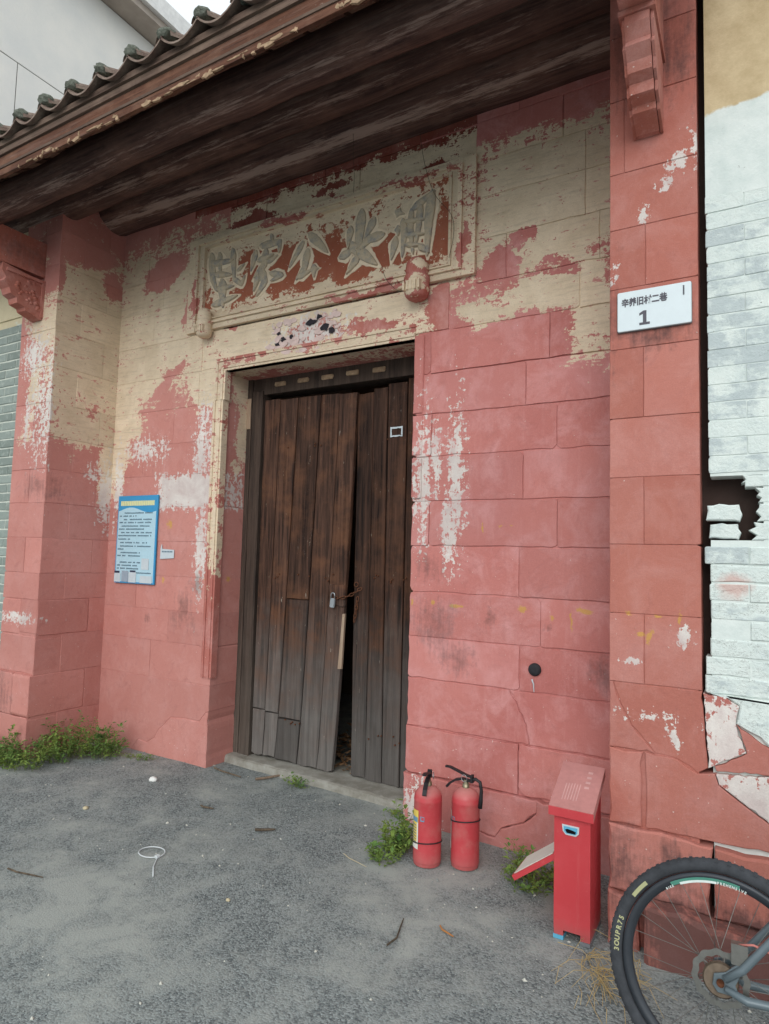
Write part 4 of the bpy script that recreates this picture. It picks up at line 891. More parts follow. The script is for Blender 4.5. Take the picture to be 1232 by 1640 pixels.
# thin hanging wires by the plaque
mat_wire = plain('old_wire', lin(74, 64, 54), .7, .3)
def wire(label, pts, r=.0016):
    P = [Vector(p) for p in pts]; out = []
    for i in range(len(P)-1):
        p0, p1, p2, p3 = P[max(0, i-1)], P[i], P[i+1], P[min(len(P)-1, i+2)]
        for k in range(8):
            t = k/8; out.append(.5*((2*p1)+(p2-p0)*t+(2*p0-5*p1+4*p2-p3)*t*t+(3*p1-p0-3*p2+p3)*t**3))
    out.append(P[-1]); o = MB().tube(out, r, 5).obj('hanging_wire', mat_wire, smooth=True)
    return setp(o, label, 'wire', 'thin wires hanging at the plaque')
wire('thin dark wire trailing over the right end of the plaque', [(-1.83, 3.50, 4.35), (-1.80, 3.52, 4.15), (-1.74, 3.545, 3.95), (-1.62, 3.55, 3.78), (-1.60, 3.55, 3.65), (-1.63, 3.55, 3.5)])
wire('pale thread hanging from the purlin above the plaque', [(-2.25, 3.35, 4.40), (-2.25, 3.36, 4.25), (-2.245, 3.37, 4.12), (-2.247, 3.37, 4.0)], .0012)
wire('thin wire looping from the plaque to its right knob', [(-2.12, 3.55, 3.55), (-2.08, 3.54, 3.45), (-2.0, 3.54, 3.36), (-1.93, 3.53, 3.33)])
# ------------------------------------------------------------------ lock, chain, stick and sticker at the door
PL = empty('padlock', (-2.65, 3.88, 1.24), 'steel padlock hanging on the left door leaf', 'padlock')
bm = bmesh.new(); bmesh.ops.create_cube(bm, size=1); bmesh.ops.scale(bm, vec=(.042, .02, .068), verts=bm.verts)
bmesh.ops.bevel(bm, geom=bm.edges[:], offset=.005, segments=2, affect='EDGES'); bmesh.ops.rotate(bm, cent=(0, 0, 0), matrix=Matrix.Rotation(R(6), 3, 'Y'), verts=bm.verts)
bmesh.ops.translate(bm, vec=(-2.652, 3.872, 1.265), verts=bm.verts); me = bpy.data.meshes.new('m'); bm.to_mesh(me); bm.free(); link('lock_body', me, mat_steel, PL)
sh = [(-2.668+.0155*(1-math.cos(math.pi*k/8)), 3.872, 1.322+.016*math.sin(math.pi*k/8)) for k in range(9)]
MB().tube([(-2.670, 3.872, 1.295)]+sh+[(-2.636, 3.872, 1.298)], .0042, 7).obj('shackle', mat_steel, PL, smooth=True)
CH = empty('door_chain', (-2.57, 3.88, 1.3), 'rusty chain joining the two door leaves', 'chain')
def chain_link(c, d, flip, L=.036, w=.018, r=.0032):
    d = Vector(d).normalized(); s = Vector((0, 1, 0)) if flip else Vector((-d.z, 0, d.x)); pts = []
    for k in range(15):
        a = 2*math.pi*k/14; pts.append(Vector(c)+d*math.cos(a)*L*.55+s*math.sin(a)*w*.55)
    return MB().tube(pts, r, 6, cap=False).obj('link', mat_rust, CH, smooth=True)
A = Vector((-2.635, 3.88, 1.30)); B = Vector((-2.445, 3.905, 1.372))
for k in range(7):
    t = k/6; chain_link(A.lerp(B, t)+Vector((0, 0, -.02*math.sin(math.pi*t))), B-A, k % 2)
for k in range(6): chain_link((-2.465-.004*k, 3.912, 1.30-.03*k), (-.12, 0, -1), k % 2)
chain_link((-2.48, 3.915, 1.405), (1, 0, .2), 0, .03, .03)
WS = empty('wooden_strip', (-2.585, 3.9, .79), 'pale wooden strip hanging in the gap between the door leaves', 'wooden strip')
v_, f_ = slab([(-2.612, .79), (-2.578, .792), (-2.562, 1.19), (-2.585, 1.187)], .02, .003, FY(3.90)); link('strip', mesh(v_, f_), mat_stick, WS)
MB().lathe([(.004, .002), (0, -.003)], (-2.575, 3.9, 1.17), 7, 'Y').obj('nail', mat_rust, WS)
SK = empty('door_sticker', (-2.19, 3.92, 2.46), 'worn white sticker frame on the right door leaf', 'sticker')
for (a, b, c, d) in ((-2.235, 2.465, -2.135, 2.478), (-2.235, 2.524, -2.135, 2.54), (-2.235, 2.478, -2.222, 2.524), (-2.147, 2.478, -2.135, 2.524)):
    v_, f_ = slab(outline(a, c if False else b, c, d, .012, .002), .002, .0004, FY(3.9225)); link('paper_edge', mesh(v_, f_), mat_stk, SK)

# ------------------------------------------------------------------ fire extinguishers
def ext_red():
    M = Mat('extinguisher_red', .42, .4); n = M.noise(M.P, 30, 6, .7); z = M.sep(M.P)[2]; d = M.noise(M.P, 9, 4, .6)
    c = M.mix(M.ramp(n, .4, .7, 0, .3), lin(190, 66, 72), lin(202, 96, 98))
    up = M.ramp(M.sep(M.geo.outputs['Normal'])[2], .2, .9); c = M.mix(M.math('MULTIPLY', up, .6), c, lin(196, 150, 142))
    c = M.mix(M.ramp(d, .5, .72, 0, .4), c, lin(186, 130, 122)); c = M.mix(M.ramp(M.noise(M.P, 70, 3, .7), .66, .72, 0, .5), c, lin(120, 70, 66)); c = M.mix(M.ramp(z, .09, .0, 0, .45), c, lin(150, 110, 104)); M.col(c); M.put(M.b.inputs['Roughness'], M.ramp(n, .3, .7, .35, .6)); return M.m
mat_er = ext_red(); mat_blk = plain('black_plastic', lin(36, 35, 38), .5, .4, var=.2, scale=60)
mat_yel = plain('label_yellow', lin(224, 196, 96), .5, .3, var=.08); mat_wht = plain('label_white', lin(222, 220, 214), .5, .3, var=.06); mat_lblue = plain('label_blue', lin(110, 150, 176), .5, .3)
mat_brass = plain('valve_brass', lin(150, 140, 116), .4, .5, .7)
def patch(c, r, a0, a1, z0, z1, n=10):
    vs_ = []; 
    for k in range(n+1):
        a = R(a0+(a1-a0)*k/n)
        for z_ in (z0, z1): vs_.append((c[0]+r*math.cos(a), c[1]+r*math.sin(a), z_))
    return MB().add(vs_, [(2*k, 2*k+2, 2*k+3, 2*k+1) for k in range(n)])
def extinguisher(loc, label, head, yellow, band_z, hose, lab):
    E_ = empty('fire_extinguisher', loc, label, 'fire extinguisher', 'fire extinguishers on the asphalt', (0, 0, 0))
    r = .074; z0 = gz(loc[0], loc[1])-.0
    prof = [(0, .004), (.06, 0), (.071, .004), (.0725, .022), (.0748, .024), (.0748, .028), (r, .031), (r, .325), (.0752, .328), (.0752, .333), (r, .337), (.073, .35), (.066, .368), (.05, .386), (.028, .397), (.016, .40), (.016, .412), (0, .412)]
    MB().lathe(prof, (0, 0, 0), 40).obj('cylinder', mat_er, E_, True, True); shade_by_angle(E_.children[0], 40)
    MB().lathe([(.019, .398), (.019, .418), (.013, .42), (.013, .44), (0, .44)], (0, 0, 0), 16).obj('valve', mat_brass, E_, True, True)
    d = Vector((math.cos(head), math.sin(head), 0)); s = Vector((-d.y, d.x, 0)); Z = Vector((0, 0, 1))
    def strip(pts, w, t, name):
        P = [Vector(d*a+Z*b) for a, b in pts]; vs_ = []; fs_ = []
        for i, p in enumerate(P):
            tt_ = (P[min(i+1, len(P)-1)]-P[max(i-1, 0)]).normalized(); n_ = tt_.cross(s).normalized()
            vs_ += [p-s*w/2-n_*t/2, p+s*w/2-n_*t/2, p+s*w/2+n_*t/2, p-s*w/2+n_*t/2]
        for i in range(len(P)-1):
            b = 4*i
            for k in range(4): fs_.append((b+k, b+(k+1) % 4, b+4+(k+1) % 4, b+4+k))
        fs_ += [(3, 2, 1, 0), tuple(range(len(vs_)-4, len(vs_)))]
        return MB().add(vs_, fs_).obj(name, mat_blk, E_, False, True)
    strip([(-.03, .458), (.0, .462), (.045, .475), (.095, .488), (.12, .487)], .02, .009, 'squeeze_lever')
    strip([(-.03, .436), (.02, .44), (.06, .428), (.095, .403), (.112, .382)], .022, .011, 'carry_handle')
    strip([(-.036, .43), (-.034, .47)], .024, .012, 'lever_yoke')
    pin = d*.0+s*.026+Z*.452; pts = [pin+(d*math.cos(2*math.pi*k/12)*.016+Z*math.sin(2*math.pi*k/12)*.018) for k in range(13)]
    MB().tube(pts, .0018, 5, False).obj('safety_ring', mat_steel, E_, True, True)
    if hose:
        e = -d; pts = [e*.02+Z*.435, e*.055+Z*.452, e*.08+Z*.44, e*.088+Z*.40, e*.086+Z*.35, e*.082+Z*.31]
        MB().tube(pts, [.009, .009, .0095, .0095, .011, .012], 8).obj('hose', mat_blk, E_, True, True)
    a0 = lab
    p = patch((0, 0), r+.0012, a0, a0+85, .09, .285, 14); lb = p.obj('label', mat_yel if yellow else mat_wht, E_, True, True)
    patch((0, 0), r+.0022, a0, a0+82, .225, .25, 14).obj('label_band', mat_lblue, lb, True, True)
    patch((0, 0), r+.0022, a0, a0+85, .09, .115, 14).obj('label_foot', mat_wht, lb, True, True)
    patch((0, 0), r+.0022, a0+78, a0+85, .1151, .2249, 3).obj('label_edge', mat_wht, lb, True, True)
    for q_ in range(7): patch((0, 0), r+.0022, a0+30, a0+74, .122+q_*.014, .127+q_*.014, 8).obj('label_print', mat_txt, lb, True, True)
    patch((0, 0), r+.0016, a0+95, a0+112, .235, .26, 4).obj('mark', mat_lblue, E_, True, True)
    patch((0, 0), r+.0024, a0+99, a0+110, .242, .257, 4).obj('mark', mat_er, E_, True, True)
    pts = [Vector((math.cos(2*math.pi*k/40)*(r+.003), math.sin(2*math.pi*k/40)*(r+.003), band_z+.014*math.sin(2*math.pi*k/40+2.4))) for k in range(41)]
    MB().tube(pts, .0032, 6, False).obj('rubber_band', mat_blk, E_, True, True)
    return E_
extinguisher((-1.51, 3.16, .0), 'red fire extinguisher with yellow label facing left, nearer the door', R(-75), True, .115, False, 170)
extinguisher((-1.33, 3.245, .0), 'red fire extinguisher with curved black hose, nearer the red box', R(178), False, .235, True, 133)

# ------------------------------------------------------------------ red extinguisher cabinet with its lid open
def cab_red(name, a, b):
    M = Mat(name, .4, .4); n = M.noise(M.P, 24, 6, .7); d = M.noise(M.P, 7, 4, .6); f = M.noise(M.P, 120, 3, .6)
    c = M.mix(M.ramp(d, .45, .75, 0, .5), a, b); c = M.mix(M.ramp(n, .62, .74, 0, .35), c, lin(206, 120, 112)); c = M.mix(M.ramp(f, .7, .74, 0, .3), c, lin(120, 40, 38)); st = M.noise(M.vscale(M.P, (50, 50, 3)), 1, 4, .7); c = M.mix(M.ramp(st, .58, .75, 0, .3), c, lin(196, 132, 128)); c = M.mix(M.ramp(M.math('ADD', M.sep(M.P)[2], M.math('MULTIPLY', n, .1)), .13, .04, 0, .5), c, lin(150, 110, 104)); M.col(c); M.put(M.b.inputs['Roughness'], M.ramp(n, .3, .7, .35, .6)); return M.m
mat_cab = cab_red('cabinet_red', lin(192, 62, 68), lin(200, 82, 86)); mat_cabtop = plain('dusty_cabinet_top', lin(184, 128, 124), .7, .25, var=.12, scale=40)
mat_cabside = cab_red('cabinet_side_red', lin(166, 50, 54), lin(174, 62, 62)); mat_inner = plain('lid_white', lin(214, 216, 206), .6, .3, var=.1, scale=12)
mat_cyan = plain('handle_cyan', lin(96, 170, 200), .5, .3); mat_hole = plain('hole_black', lin(16, 15, 18), .9, .1)
CB = empty('extinguisher_cabinet', (-.685, 2.95, 0), 'tall red metal extinguisher cabinet standing on end by the right pier', 'cabinet')
def prism_x(x0, x1, prof):
    n = len(prof); vs_ = [(x0, y, z_) for y, z_ in prof]+[(x1, y, z_) for y, z_ in prof]
    return MB().add(vs_, [tuple(range(n)), tuple(reversed(range(n, 2*n)))]+[(i, n+i, n+(i+1) % n, (i+1) % n) for i in range(n)])
cbx0, cbx1 = -.760, -.607
cb = prism_x(cbx0, cbx1, [(2.865, .035), (2.865, .525), (3.08, .625), (3.08, .035)][::-1]).obj('body', mat_cab, CB)
# feet with a notch between them
for (a, b) in ((cbx0+.001, cbx0+.04), (cbx1-.04, cbx1-.001)):
    MB().box((a, 2.866, .012), (b, 3.079, .0345)).obj('foot', mat_cab, CB)
    MB().box((a-.002, 2.862, -.004), (b+.002, 3.082, .0118)).obj('foot_shoe', mat_cyan if a < -.7 else mat_edge, CB)
mb = MB()
t0, t1 = (2.842, .517), (3.095, .634)
prof = [(2.842, .512), (2.842, .552), (3.095, .672), (3.095, .632)]
cap = prism_x(-.778, -.590, prof[::-1]).obj('top_cap', mat_cabtop, CB)
MB().box((-.779, 2.8405, .512), (-.589, 2.8418, .549)).obj('cap_lip', mat_cab, cap)
fp = MB(); rng = random.Random(5)   # faded print on the dusty cap
sl_ = (.672-.552)/(3.095-2.842)
for i in range(6):
    x = -.735+i*.012; ya = 2.87+.02*rng.random(); yb = ya+.09
    fp.add([(x, ya, .5527+(ya-2.842)*sl_), (x+.004, ya, .5527+(ya-2.842)*sl_), (x+.004, yb, .5527+(yb-2.842)*sl_), (x, yb, .5527+(yb-2.842)*sl_)], [(0, 1, 2, 3)])
for i in range(4):
    y = 2.96+i*.028; fp.add([(-.655, y, .5527+(y-2.842)*sl_), (-.635, y, .5527+(y-2.842)*sl_), (-.635, y+.012, .5527+(y+.012-2.842)*sl_), (-.655, y+.012, .5527+(y+.012-2.842)*sl_)], [(0, 1, 2, 3)])
fp.obj('faded_print', plain('faded_print', lin(204, 160, 156), .8, .1, var=.2), cap)
hx, hz_ = -.69, .455
v_, f_ = slab([(hx-.036, hz_+.02), (hx-.033, hz_-.008), (hx-.02, hz_-.021), (hx+.024, hz_-.021), (hx+.036, hz_-.008), (hx+.037, hz_+.02)], .006, .002, FY(2.860)); link('handle_rim', mesh(v_, f_), plain('rim_pale', lin(196, 206, 210), .5, .3), CB)
v_, f_ = slab([(hx-.029, hz_+.015), (hx-.027, hz_-.006), (hx-.017, hz_-.015), (hx+.021, hz_-.015), (hx+.03, hz_-.006), (hx+.031, hz_+.015)], .002, .0005, FY(2.859)); link('handle_inset', mesh(v_, f_), mat_cyan, CB)
v_, f_ = slab([(hx-.022, hz_+.001), (hx-.014, hz_-.011), (hx+.022, hz_-.011), (hx+.024, hz_), (hx+.01, hz_+.003), (hx-.012, hz_+.006)], .002, .0005, FY(2.8575)); link('handle_hole', mesh(v_, f_), mat_hole, CB)
# lid hinged on the left side, hanging open with its white inside up
lidp = [Vector((-.763, 2.885, .335)), Vector((-.763, 3.10, .335)), Vector((-.955, 3.10, .19)), Vector((-.955, 2.885, .19))]
nl = (lidp[1]-lidp[0]).cross(lidp[3]-lidp[0]).normalized()
if nl.z < 0: nl = -nl
ld = MB(); th_ = .022; vs_ = lidp+[p-nl*th_ for p in lidp]
ld.add(vs_, [(0, 1, 2, 3), (7, 6, 5, 4), (0, 4, 5, 1), (1, 5, 6, 2), (2, 6, 7, 3), (3, 7, 4, 0)]); lid = ld.obj('lid', mat_cab, CB)
ctr = sum(lidp, Vector())/4; inn = [ctr+(p-ctr)*.9+nl*.003 for p in lidp]
MB().add(inn+[p-nl*.0025 for p in inn], [(0, 1, 2, 3), (0, 4, 5, 1), (1, 5, 6, 2), (2, 6, 7, 3), (3, 7, 4, 0)]).obj('lid_lining', mat_inner, lid)

# ------------------------------------------------------------------ bicycle leaning on the wall
mat_rub = plain('tyre_rubber', lin(64, 66, 70), .9, .15, var=.4, scale=30); mat_rimm = plain('rim_black', lin(52, 56, 62), .4, .4, .2, var=.15)
mat_frame2 = plain('frame_paint', lin(96, 108, 114), .35, .45, .1, var=.15, scale=20); mat_alloy = plain('alloy', lin(122, 122, 118), .4, .5, .8, var=.2, scale=60)
mat_ty = plain('tyre_print', lin(168, 168, 128), .7, .2); mat_rw = plain('rim_print', lin(206, 216, 212), .5, .3); mat_rg = plain('rim_green', lin(70, 128, 112), .5, .3)
BK = empty('bicycle', (-.10, 2.31, 0), 'bicycle with knobbly black tyres standing against the right pier base', 'bicycle', None, (R(-9), 0, R(2)))
WR = .33
def ringprof(prof, c, n=72):
    vs_ = []; m_ = len(prof)
    for k in range(n):
        a = 2*math.pi*k/n
        for r, y in prof: vs_.append((c[0]+r*math.cos(a), c[1]+y, c[2]+r*math.sin(a)))
    fs_ = [(k*m_+j, k*m_+(j+1) % m_, ((k+1) % n)*m_+(j+1) % m_, ((k+1) % n)*m_+j) for k in range(n) for j in range(m_)]
    return vs_, [f[::-1] for f in fs_]
def wheel(cx, rotor):
    c = (cx, 0, WR)
    hub = MB().lathe([(0, -.055), (.012, -.055), (.012, -.03), (.03, -.028), (.03, -.022), (.018, -.018), (.018, .018), (.03, .022), (.03, .028), (.012, .03), (.012, .055), (0, .055)], c, 20, 'Y').obj('wheel', mat_alloy, BK, True, True)
    shade_by_angle(hub, 40)
    tr = .0205; prof = [(WR-tr+tr*math.cos(2*math.pi*j/14), tr*math.sin(2*math.pi*j/14)) for j in range(14)]
    mb = MB(); mb.add(*ringprof(prof, c, 96))
    for k in range(110):
        a = 2*math.pi*k/110
        for j, (off, w_) in enumerate(((-.0150, .005), (-.005, .006), (.005, .006), (.0150, .005))):
            if (k+j) % 2: continue
            rr = WR-tr+math.sqrt(max(0, tr*tr-off*off)); t = Vector((-math.sin(a), 0, math.cos(a))); rd = Vector((math.cos(a), 0, math.sin(a)))
            o_ = Vector(c)+rd*(rr-.002)+Vector((0, off, 0)); vs_ = []
            for q in (0, .0042):
                for (s1, s2) in ((-1, -1), (1, -1), (1, 1), (-1, 1)): vs_.append(o_+rd*q+t*s1*.005+Vector((0, s2*w_*.5, 0)))
            mb.add(vs_, [(0, 3, 2, 1), (4, 5, 6, 7), (0, 1, 5, 4), (1, 2, 6, 5), (2, 3, 7, 6), (3, 0, 4, 7)])
    mb.obj('tyre', mat_rub, hub, local=True); shade_by_angle(hub.children[-1], 45)
    r0 = WR-2*tr+.003-.004
    mb = MB(); mb.add(*ringprof([(r0, -.014), (r0-.012, -.013), (r0-.026, -.009), (r0-.03, 0), (r0-.026, .009), (r0-.012, .013), (r0, .014)], c, 96)); mb.obj('rim', mat_rimm, hub, True, True)
    for k in range(28):
        a = 2*math.pi*k/28; sd_ = 1 if k % 2 else -1; b = a+(.9 if (k//2) % 2 else -.9)
        p0 = Vector(c)+Vector((.027*math.cos(b), sd_*.025, .027*math.sin(b))); p1 = Vector(c)+Vector(((r0-.028)*math.cos(a), sd_*.003, (r0-.028)*math.sin(a)))
        MB().tube([p0, p1], .0011, 5).obj('spoke', mat_alloy, hub, local=True)
        if k % 3 == 0: pass
    if rotor:
        yy = -.036; n = 60; vs_ = []; fs_ = []
        rings = [.078, .066]
        for k in range(n):
            a = 2*math.pi*k/n; w_ = .0025*math.sin(a*12)
            for r in (.080+w_, .062+w_): vs_ += [(c[0]+r*math.cos(a), yy, c[2]+r*math.sin(a)), (c[0]+r*math.cos(a), yy+.002, c[2]+r*math.sin(a))]
        for k in range(n):
            b = 4*k; d = 4*((k+1) % n); fs_ += [(b, d, d+2, b+2), (b+1, b+3, d+3, d+1), (b, b+1, d+1, d), (b+2, d+2, d+3, b+3)]
        ro = MB().add(vs_, fs_).obj('brake_rotor', mat_alloy, hub, local=True)
        sp = MB()
        for k in range(6):
            a = 2*math.pi*k/6; sp.tube([(c[0]+.02*math.cos(a), yy+.001, c[2]+.02*math.sin(a)), (c[0]+.064*math.cos(a+.35), yy+.001, c[2]+.064*math.sin(a+.35))], .003, 5)
        sp.obj('rotor_arm', mat_alloy, hub, local=True)
        MB().lathe([(.05, -.046), (.05, -.040), (.02, -.038), (.02, -.05), (.046, -.05)], c, 30, 'Y').obj('sprocket', plain('worn_sprocket', lin(118, 104, 90), .7, .3, .5, var=.35, scale=60), hub, False, True)
    return hub
w1 = wheel(0, True); w2 = wheel(1.06, False)
def arc_text(body, size, r, a_start, mat, name, y, parent, off=0.0, step=None):
    for i, chx in enumerate(body):
        if chx == ' ': continue
        a = R(a_start)-i*(step or size*.78)/r
        me = text_mesh(chx, size, .0004, off); t = a-math.pi/2
        xform(me, lambda q: Vector((r*math.cos(a)+q.x*math.cos(t)-q.y*math.sin(t), y-q.z, WR+r*math.sin(a)+q.x*math.sin(t)+q.y*math.cos(t))))
        link(name, me, mat, parent, True)
arc_text('3OUPR75', .021, WR-.024, 181, mat_ty, 'lettering', -.0223, w1, .0007)
ar_ = MB()
def arc_band(r0, r1, a0, a1, y, mat, name, n=16):
    vs_ = []
    for k in range(n+1):
        a = R(a0+(a1-a0)*k/n)
        for r in (r0, r1): vs_.append((r*math.cos(a), y, WR+r*math.sin(a)))
    MB().add(vs_, [(2*k, 2*k+1, 2*k+3, 2*k+2) for k in range(n)]).obj(name, mat, w1, local=True)
arc_band(.300, .312, 147, 135, -.0226, mat_ty, 'print_block')
arc_band(.2625, .2745, 122, 78, -.0147, mat_rg, 'rim_decal', 20); arc_band(.2595, .2665, 116, 92, -.0153, mat_rw, 'rim_decal', 14)
arc_text('PREHENSIVE', .011, .263, 91, mat_rw, 'lettering', -.0156, w1, .0003)
arc_text('BIKE', .009, .262, 126, mat_rw, 'lettering', -.0156, w1, .0003)
FR = MB().lathe([(0, -.045), (.022, -.045), (.022, .045), (0, .045)], (.43, 0, .29), 18, 'Y').obj('frame', mat_frame2, BK, True, True)
def ftube(name, pts, r, mat=mat_frame2, n=12): return MB().tube(pts, r, n).obj(name, mat, FR, True, True)
for s in (-1, 1):
    ftube('seat_stay', [(.012, s*.066, WR+.012), (.06, s*.066, WR+.05), (.2, s*.06, .56), (.335, s*.03, .76)], [.011, .012, .011, .010])
    ftube('chain_stay', [(.012, s*.066, WR-.012), (.07, s*.066, WR-.03), (.25, s*.052, .31), (.43, s*.03, .29)], [.010, .013, .012, .014])
    v_, f_ = slab([(-.022, WR-.012), (-.008, WR-.03), (.03, WR-.03), (.055, WR-.035), (.04, WR+.0), (.065, WR+.055), (.045, WR+.06), (.015, WR+.03), (-.018, WR+.018)], .007, .002, FY(-.062 if s < 0 else .069)); link('dropout', mesh(v_, f_), mat_frame2, FR, True)
    MB().lathe([(.011, -.004), (.011, .004), (0, .005), (0, -.005)], (.0, s*.071, WR), 12, 'Y').obj('axle_nut', mat_rust, FR, True, True)
ftube('seat_tube', [(.43, 0, .29), (.325, 0, .80)], .017); ftube('down_tube', [(.43, 0, .29), (.88, 0, .72)], .021); ftube('top_tube', [(.335, 0, .76), (.875, 0, .84)], .017); ftube('head_tube', [(.895, 0, .70), (.865, 0, .86)], .021)
ftube('seat_post', [(.325, 0, .80), (.305, 0, .90)], .0135, mat_alloy)
for s in (-1, 1): ftube('fork_leg', [(.895, s*.05, .70), (.97, s*.05, .5), (1.06, s*.05, WR)], [.016, .015, .011])
ftube('fork_crown', [(.895, -.05, .70), (.895, .05, .70)], .018); ftube('stem', [(.865, 0, .86), (.93, 0, .93)], .014, mat_alloy); ftube('handlebar', [(.91, -.29, .93), (.93, -.1, .93), (.93, .1, .93), (.91, .29, .93)], .012, mat_blk)
v_, f_ = slab([(.17, -.065), (.22, -.075), (.32, -.03), (.43, -.014), (.43, .014), (.32, .03), (.22, .075), (.17, .065)], .05, .012, lambda u, v, w: (u, v, .925+w)); link('saddle', mesh(v_, f_), mat_blk, FR, True)
MB().lathe([(.085, -.062), (.085, -.058), (.02, -.056), (.02, -.064), (.08, -.064)], (.43, 0, .29), 30, 'Y').obj('chainring', mat_rust, FR, False, True)
ftube('crank_arm', [(.43, -.075, .29), (.43, -.08, .46)], [.013, .010], mat_alloy); ftube('crank_arm', [(.43, .075, .29), (.43, .08, .12)], [.013, .010], mat_alloy)
# brake caliper on the seat stay with its cable
MB().box((.03, -.062, WR+.058), (.075, -.026, WR+.115)).obj('brake_caliper', mat_alloy, FR, False, True)
ftube('brake_cable', [(.05, -.05, WR+.112), (.09, -.06, WR+.125), (.2, -.062, WR+.1), (.33, -.05, WR+.12)], .0035, plain('cable_pink', lin(190, 120, 112), .6, .3), 6)

# ------------------------------------------------------------------ weeds
def leaf_mat(name, a, b):
    M = Mat(name, .6, .25); n = M.noise(M.P, 60, 3, .6); n2 = M.noise(M.P, 9, 3, .6)
    M.col(M.mix(M.ramp(n2, .35, .7), M.mix(M.ramp(n, .35, .65), a, b), lin(132, 148, 70))); M.b.inputs['Subsurface Weight'].default_value = 0
    return M.m
mat_leaf = leaf_mat('weed_leaf', lin(66, 102, 52), lin(102, 138, 74)); mat_stem = plain('weed_stem', lin(104, 118, 66), .8, .2, var=.2)
def weed(loc, rx, ry, h, nstem, label, seed, ls=.012, group='weeds growing along the wall foot', lean=(0, 0)):
    rg = random.Random(seed); o = empty('weed', loc, label, 'weed', group); lv = MB(); st = MB()
    for i in range(nstem):
        a = rg.uniform(0, 6.28); q = math.sqrt(rg.random()); bx, by = math.cos(a)*rx*q*.75, math.sin(a)*ry*q*.75
        hh = h*rg.choice((.4, .55, .7, .85, 1.15))*rg.uniform(.85, 1.2)*(1-.45*q); tx_0, ty_ = bx+math.cos(a)*rx*.6*rg.random()+lean[0]+rg.gauss(0, .03), by+math.sin(a)*ry*.6*rg.random()+lean[1]+rg.gauss(0, .03)
        pts = [Vector((bx, by, -.01)), Vector((bx*.7+tx_0*.3, by*.7+ty_*.3, hh*.5)), Vector((tx_0, ty_, hh))]; st.tube(pts, [.0016, .0013, .0007], 4, False)
        nl = int(7+hh*80)
        for k in range(nl):
            t = rg.uniform(.12, 1); p = pts[0].lerp(pts[1], t*2) if t < .5 else pts[1].lerp(pts[2], t*2-1)
            b = rg.uniform(0, 6.28); el = rg.uniform(-.1, .9); d = Vector((math.cos(b)*math.cos(el), math.sin(b)*math.cos(el), math.sin(el)))
            p = p+d*rg.uniform(.0, .018); s = ls*rg.choice((.5, .7, .9, 1.1, 1.5))*rg.uniform(.8, 1.3); w = d.cross(Vector((0, 0, 1))); w = w.normalized() if w.length > .01 else Vector((1, 0, 0)); up = w.cross(d)
            e = p+d*s*1.9; c1 = p+d*s*.9; dz = up*s*.25
            lv.add([p, c1+w*s*.55+dz, e-up*s*.3, c1-w*s*.55+dz, c1-up*s*.1, p+d*s*.35+w*s*.3+dz*.5, p+d*s*.35-w*s*.3+dz*.5], [(0, 5, 4), (5, 1, 4), (1, 2, 4), (2, 3, 4), (3, 6, 4), (6, 0, 4)])
    lv.obj('foliage', mat_leaf, o, False, True); st.obj('stem', mat_stem, o, False, True)
    return o
weed((-4.97, 2.84, 0), .24, .17, .24, 60, 'bushy green weed at the foot of the left pier front corner', 1)
weed((-4.70, 2.88, 0), .24, .18, .2, 60, 'low green weed spreading in front of the left pier', 2)
weed((-4.64, 3.16, 0), .24, .2, .3, 80, 'tallest green weed in the left corner of the recess', 3)
weed((-4.45, 3.36, 0), .2, .15, .27, 60, 'dark green weed in the corner under the notice board', 4)
weed((-4.15, 3.47, 0), .16, .06, .06, 14, 'thin flat weed along the left wall foot', 5, .009)
weed((-2.79, 3.66, 0), .09, .06, .075, 16, 'small round green weed tuft at the door threshold', 6, .010)
weed((-1.72, 3.25, 0), .1, .14, .22, 38, 'green weed left of the fire extinguishers', 7, .013)
weed((-1.72, 3.07, 0), .1, .09, .11, 24, 'low green weed spilling onto the asphalt before the door corner', 8, .012)
weed((-.95, 3.24, 0), .17, .11, .16, 40, 'green weed under the open cabinet lid', 9, .012)
weed((-1.05, 3.36, 0), .05, .05, .2, 8, 'upright thin weed behind the open cabinet lid', 10, .009)
weed((-5.25, 2.72, 0), .26, .2, .2, 50, 'green weed at the far left edge of the pier', 11)
weed((-1.93, 3.6, .0), .05, .04, .06, 8, 'tiny weed sprig at the right end of the threshold', 12, .009)

# ------------------------------------------------------------------ small things on the ground
mat_tie = plain('white_plastic', lin(206, 212, 214), .5, .3, var=.05)
CT = empty('cable_tie', (-2.75, 2.36, 0), 'white plastic cable tie looped on the asphalt', 'cable tie')
gl = lambda x, y: gz(x, y)+.004
pts = [(-2.79+.075*math.cos(a), 2.45+.06*math.sin(a)) for a in [math.pi*1.9-2*math.pi*k/20 for k in range(20)]]
MB().tube([(x, y, gl(x, y)+.004) for x, y in pts]+[(-2.715, 2.42, gl(-2.715, 2.42)), (-2.66, 2.35, gl(-2.66, 2.35)), (-2.58, 2.28, gl(-2.58, 2.28))], .0032, 6).obj('strap', mat_tie, CT, True)
MB().box((-2.735, 2.42, .0), (-2.715, 2.44, .014)).obj('tie_head', mat_tie, CT)
def pebble(loc, s, mat, label, seed):
    bm = bmesh.new(); bmesh.ops.create_icosphere(bm, subdivisions=2, radius=1)
    for v in bm.verts:
        d = v.co.copy(); q = 1+.25*mn.noise(d*1.4+Vector((seed, 0, 0))); v.co = Vector((d.x*s[0]*q, d.y*s[1]*q, d.z*s[2]*q))
    me = bpy.data.meshes.new('m'); bm.to_mesh(me); bm.free()
    for p in me.polygons: p.use_smooth = True
    o = link('pebble', me, mat); o.location = (loc[0], loc[1], gz(*loc)+s[2]*.6); setp(o, label, 'pebble', 'pebbles lying on the asphalt')
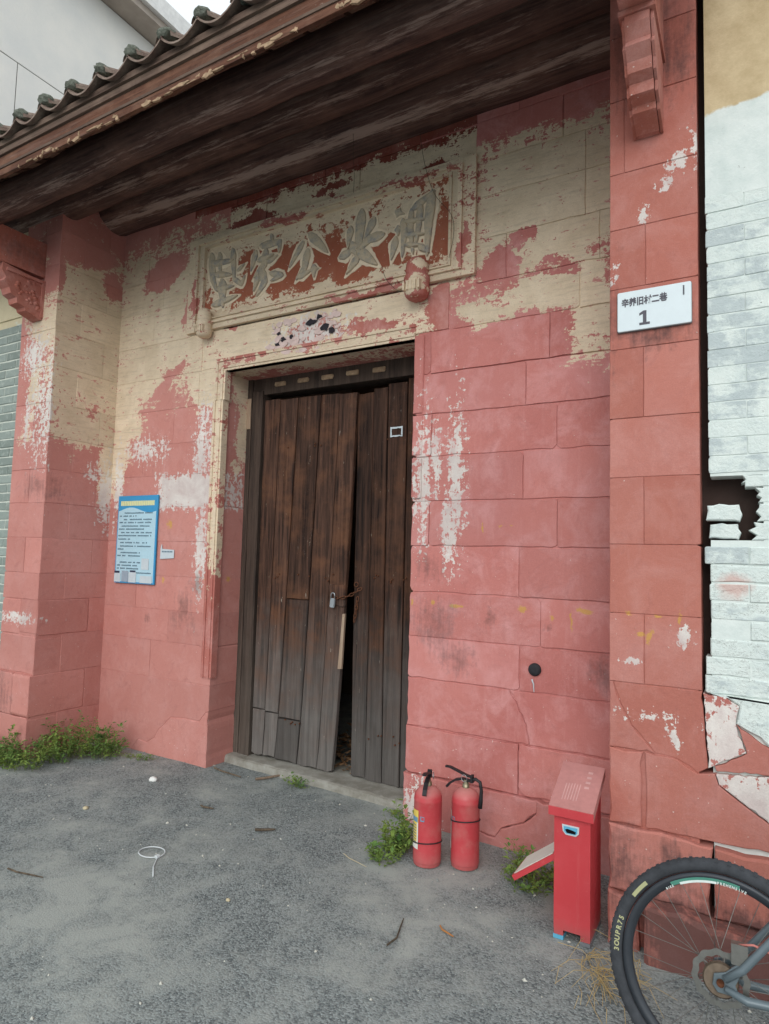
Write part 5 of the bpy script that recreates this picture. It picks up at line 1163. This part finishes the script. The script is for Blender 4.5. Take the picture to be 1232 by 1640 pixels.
mat_peb = plain('white_stone', lin(226, 226, 222), .7, .2, var=.08); mat_peb2 = plain('sand_stone', lin(192, 180, 150), .8, .2, var=.15)
pebble((-3.66, 3.19), (.034, .024, .018), mat_peb, 'smooth white pebble near the left wall corner', 1)
pebble((-3.62, 2.64), (.02, .016, .011), mat_peb2, 'sandy yellow pebble on the left asphalt', 2)
pebble((-2.13, 2.33), (.012, .009, .007), mat_peb2, 'tiny tan pebble in the middle of the asphalt', 3)
mat_twig = wood('twig_wood', lin(74, 64, 54), lin(120, 106, 90), lin(96, 84, 70), flake=.1)
def twig(a, b, r, label, mat=None, bend=.01):
    a = Vector((a[0], a[1], gl(*a)+r)); b = Vector((b[0], b[1], gl(*b)+r)); n = (b-a).cross(Vector((0, 0, 1))).normalized()
    o = MB().tube([a, a.lerp(b, .3)+n*bend, a.lerp(b, .7)+n*bend*.4, b], [r, r*.95, r*.85, r*.6], 6).obj('twig', mat or mat_twig)
    setp(o, label, 'twig', 'twigs lying on the asphalt')
twig((-3.08, 3.60), (-2.98, 3.80), .009, 'pale broken stick leaning on the threshold', mat_stick)
twig((-3.5, 3.62), (-3.2, 3.58), .006, 'dark thin twig left of the threshold')
twig((-3.05, 3.05), (-2.95, 3.06), .006, 'short dark twig left of the middle of the asphalt')
twig((-2.52, 2.96), (-2.42, 3.02), .008, 'dark stubby twig before the threshold', None, .004)
twig((-1.33, 2.42), (-1.36, 2.62), .004, 'thin curved dark twig lying before the extinguishers', None, .02)
twig((-1.2, 2.66), (-1.12, 2.62), .004, 'orange splinter right of the curved twig', plain('orange_splinter', lin(176, 120, 70), .8, .2))
twig((-1.93, 3.0), (-1.75, 2.94), .002, 'pale straw before the door corner weed', mat_peb2)
twig((-3.25, 1.95), (-3.02, 1.99), .004, 'long dark twig at the left edge of the asphalt')
# dry straw at the pier foot
rg = random.Random(17); ds = MB()
for i in range(90):
    x = rg.gauss(-.52, .06); y = rg.gauss(2.72, .10); a = rg.gauss(-1.0, .7); L = rg.uniform(.04, .2); z_ = .004+rg.random()*.03
    m_ = Vector((x+math.cos(a)*L*.5+rg.gauss(0, .012), y+math.sin(a)*L*.5+rg.gauss(0, .012), z_+rg.uniform(0, .03)))
    ds.tube([Vector((x, y, z_)), m_, Vector((x+math.cos(a)*L, y+math.sin(a)*L, .004))], [.0014, .0012, .0008], 4, False)
setp(ds.obj('dry_straw', plain('straw', lin(176, 152, 106), .9, .2, var=.2)), 'tangled dry straw at the foot of the right pier', 'straw', kind='stuff')
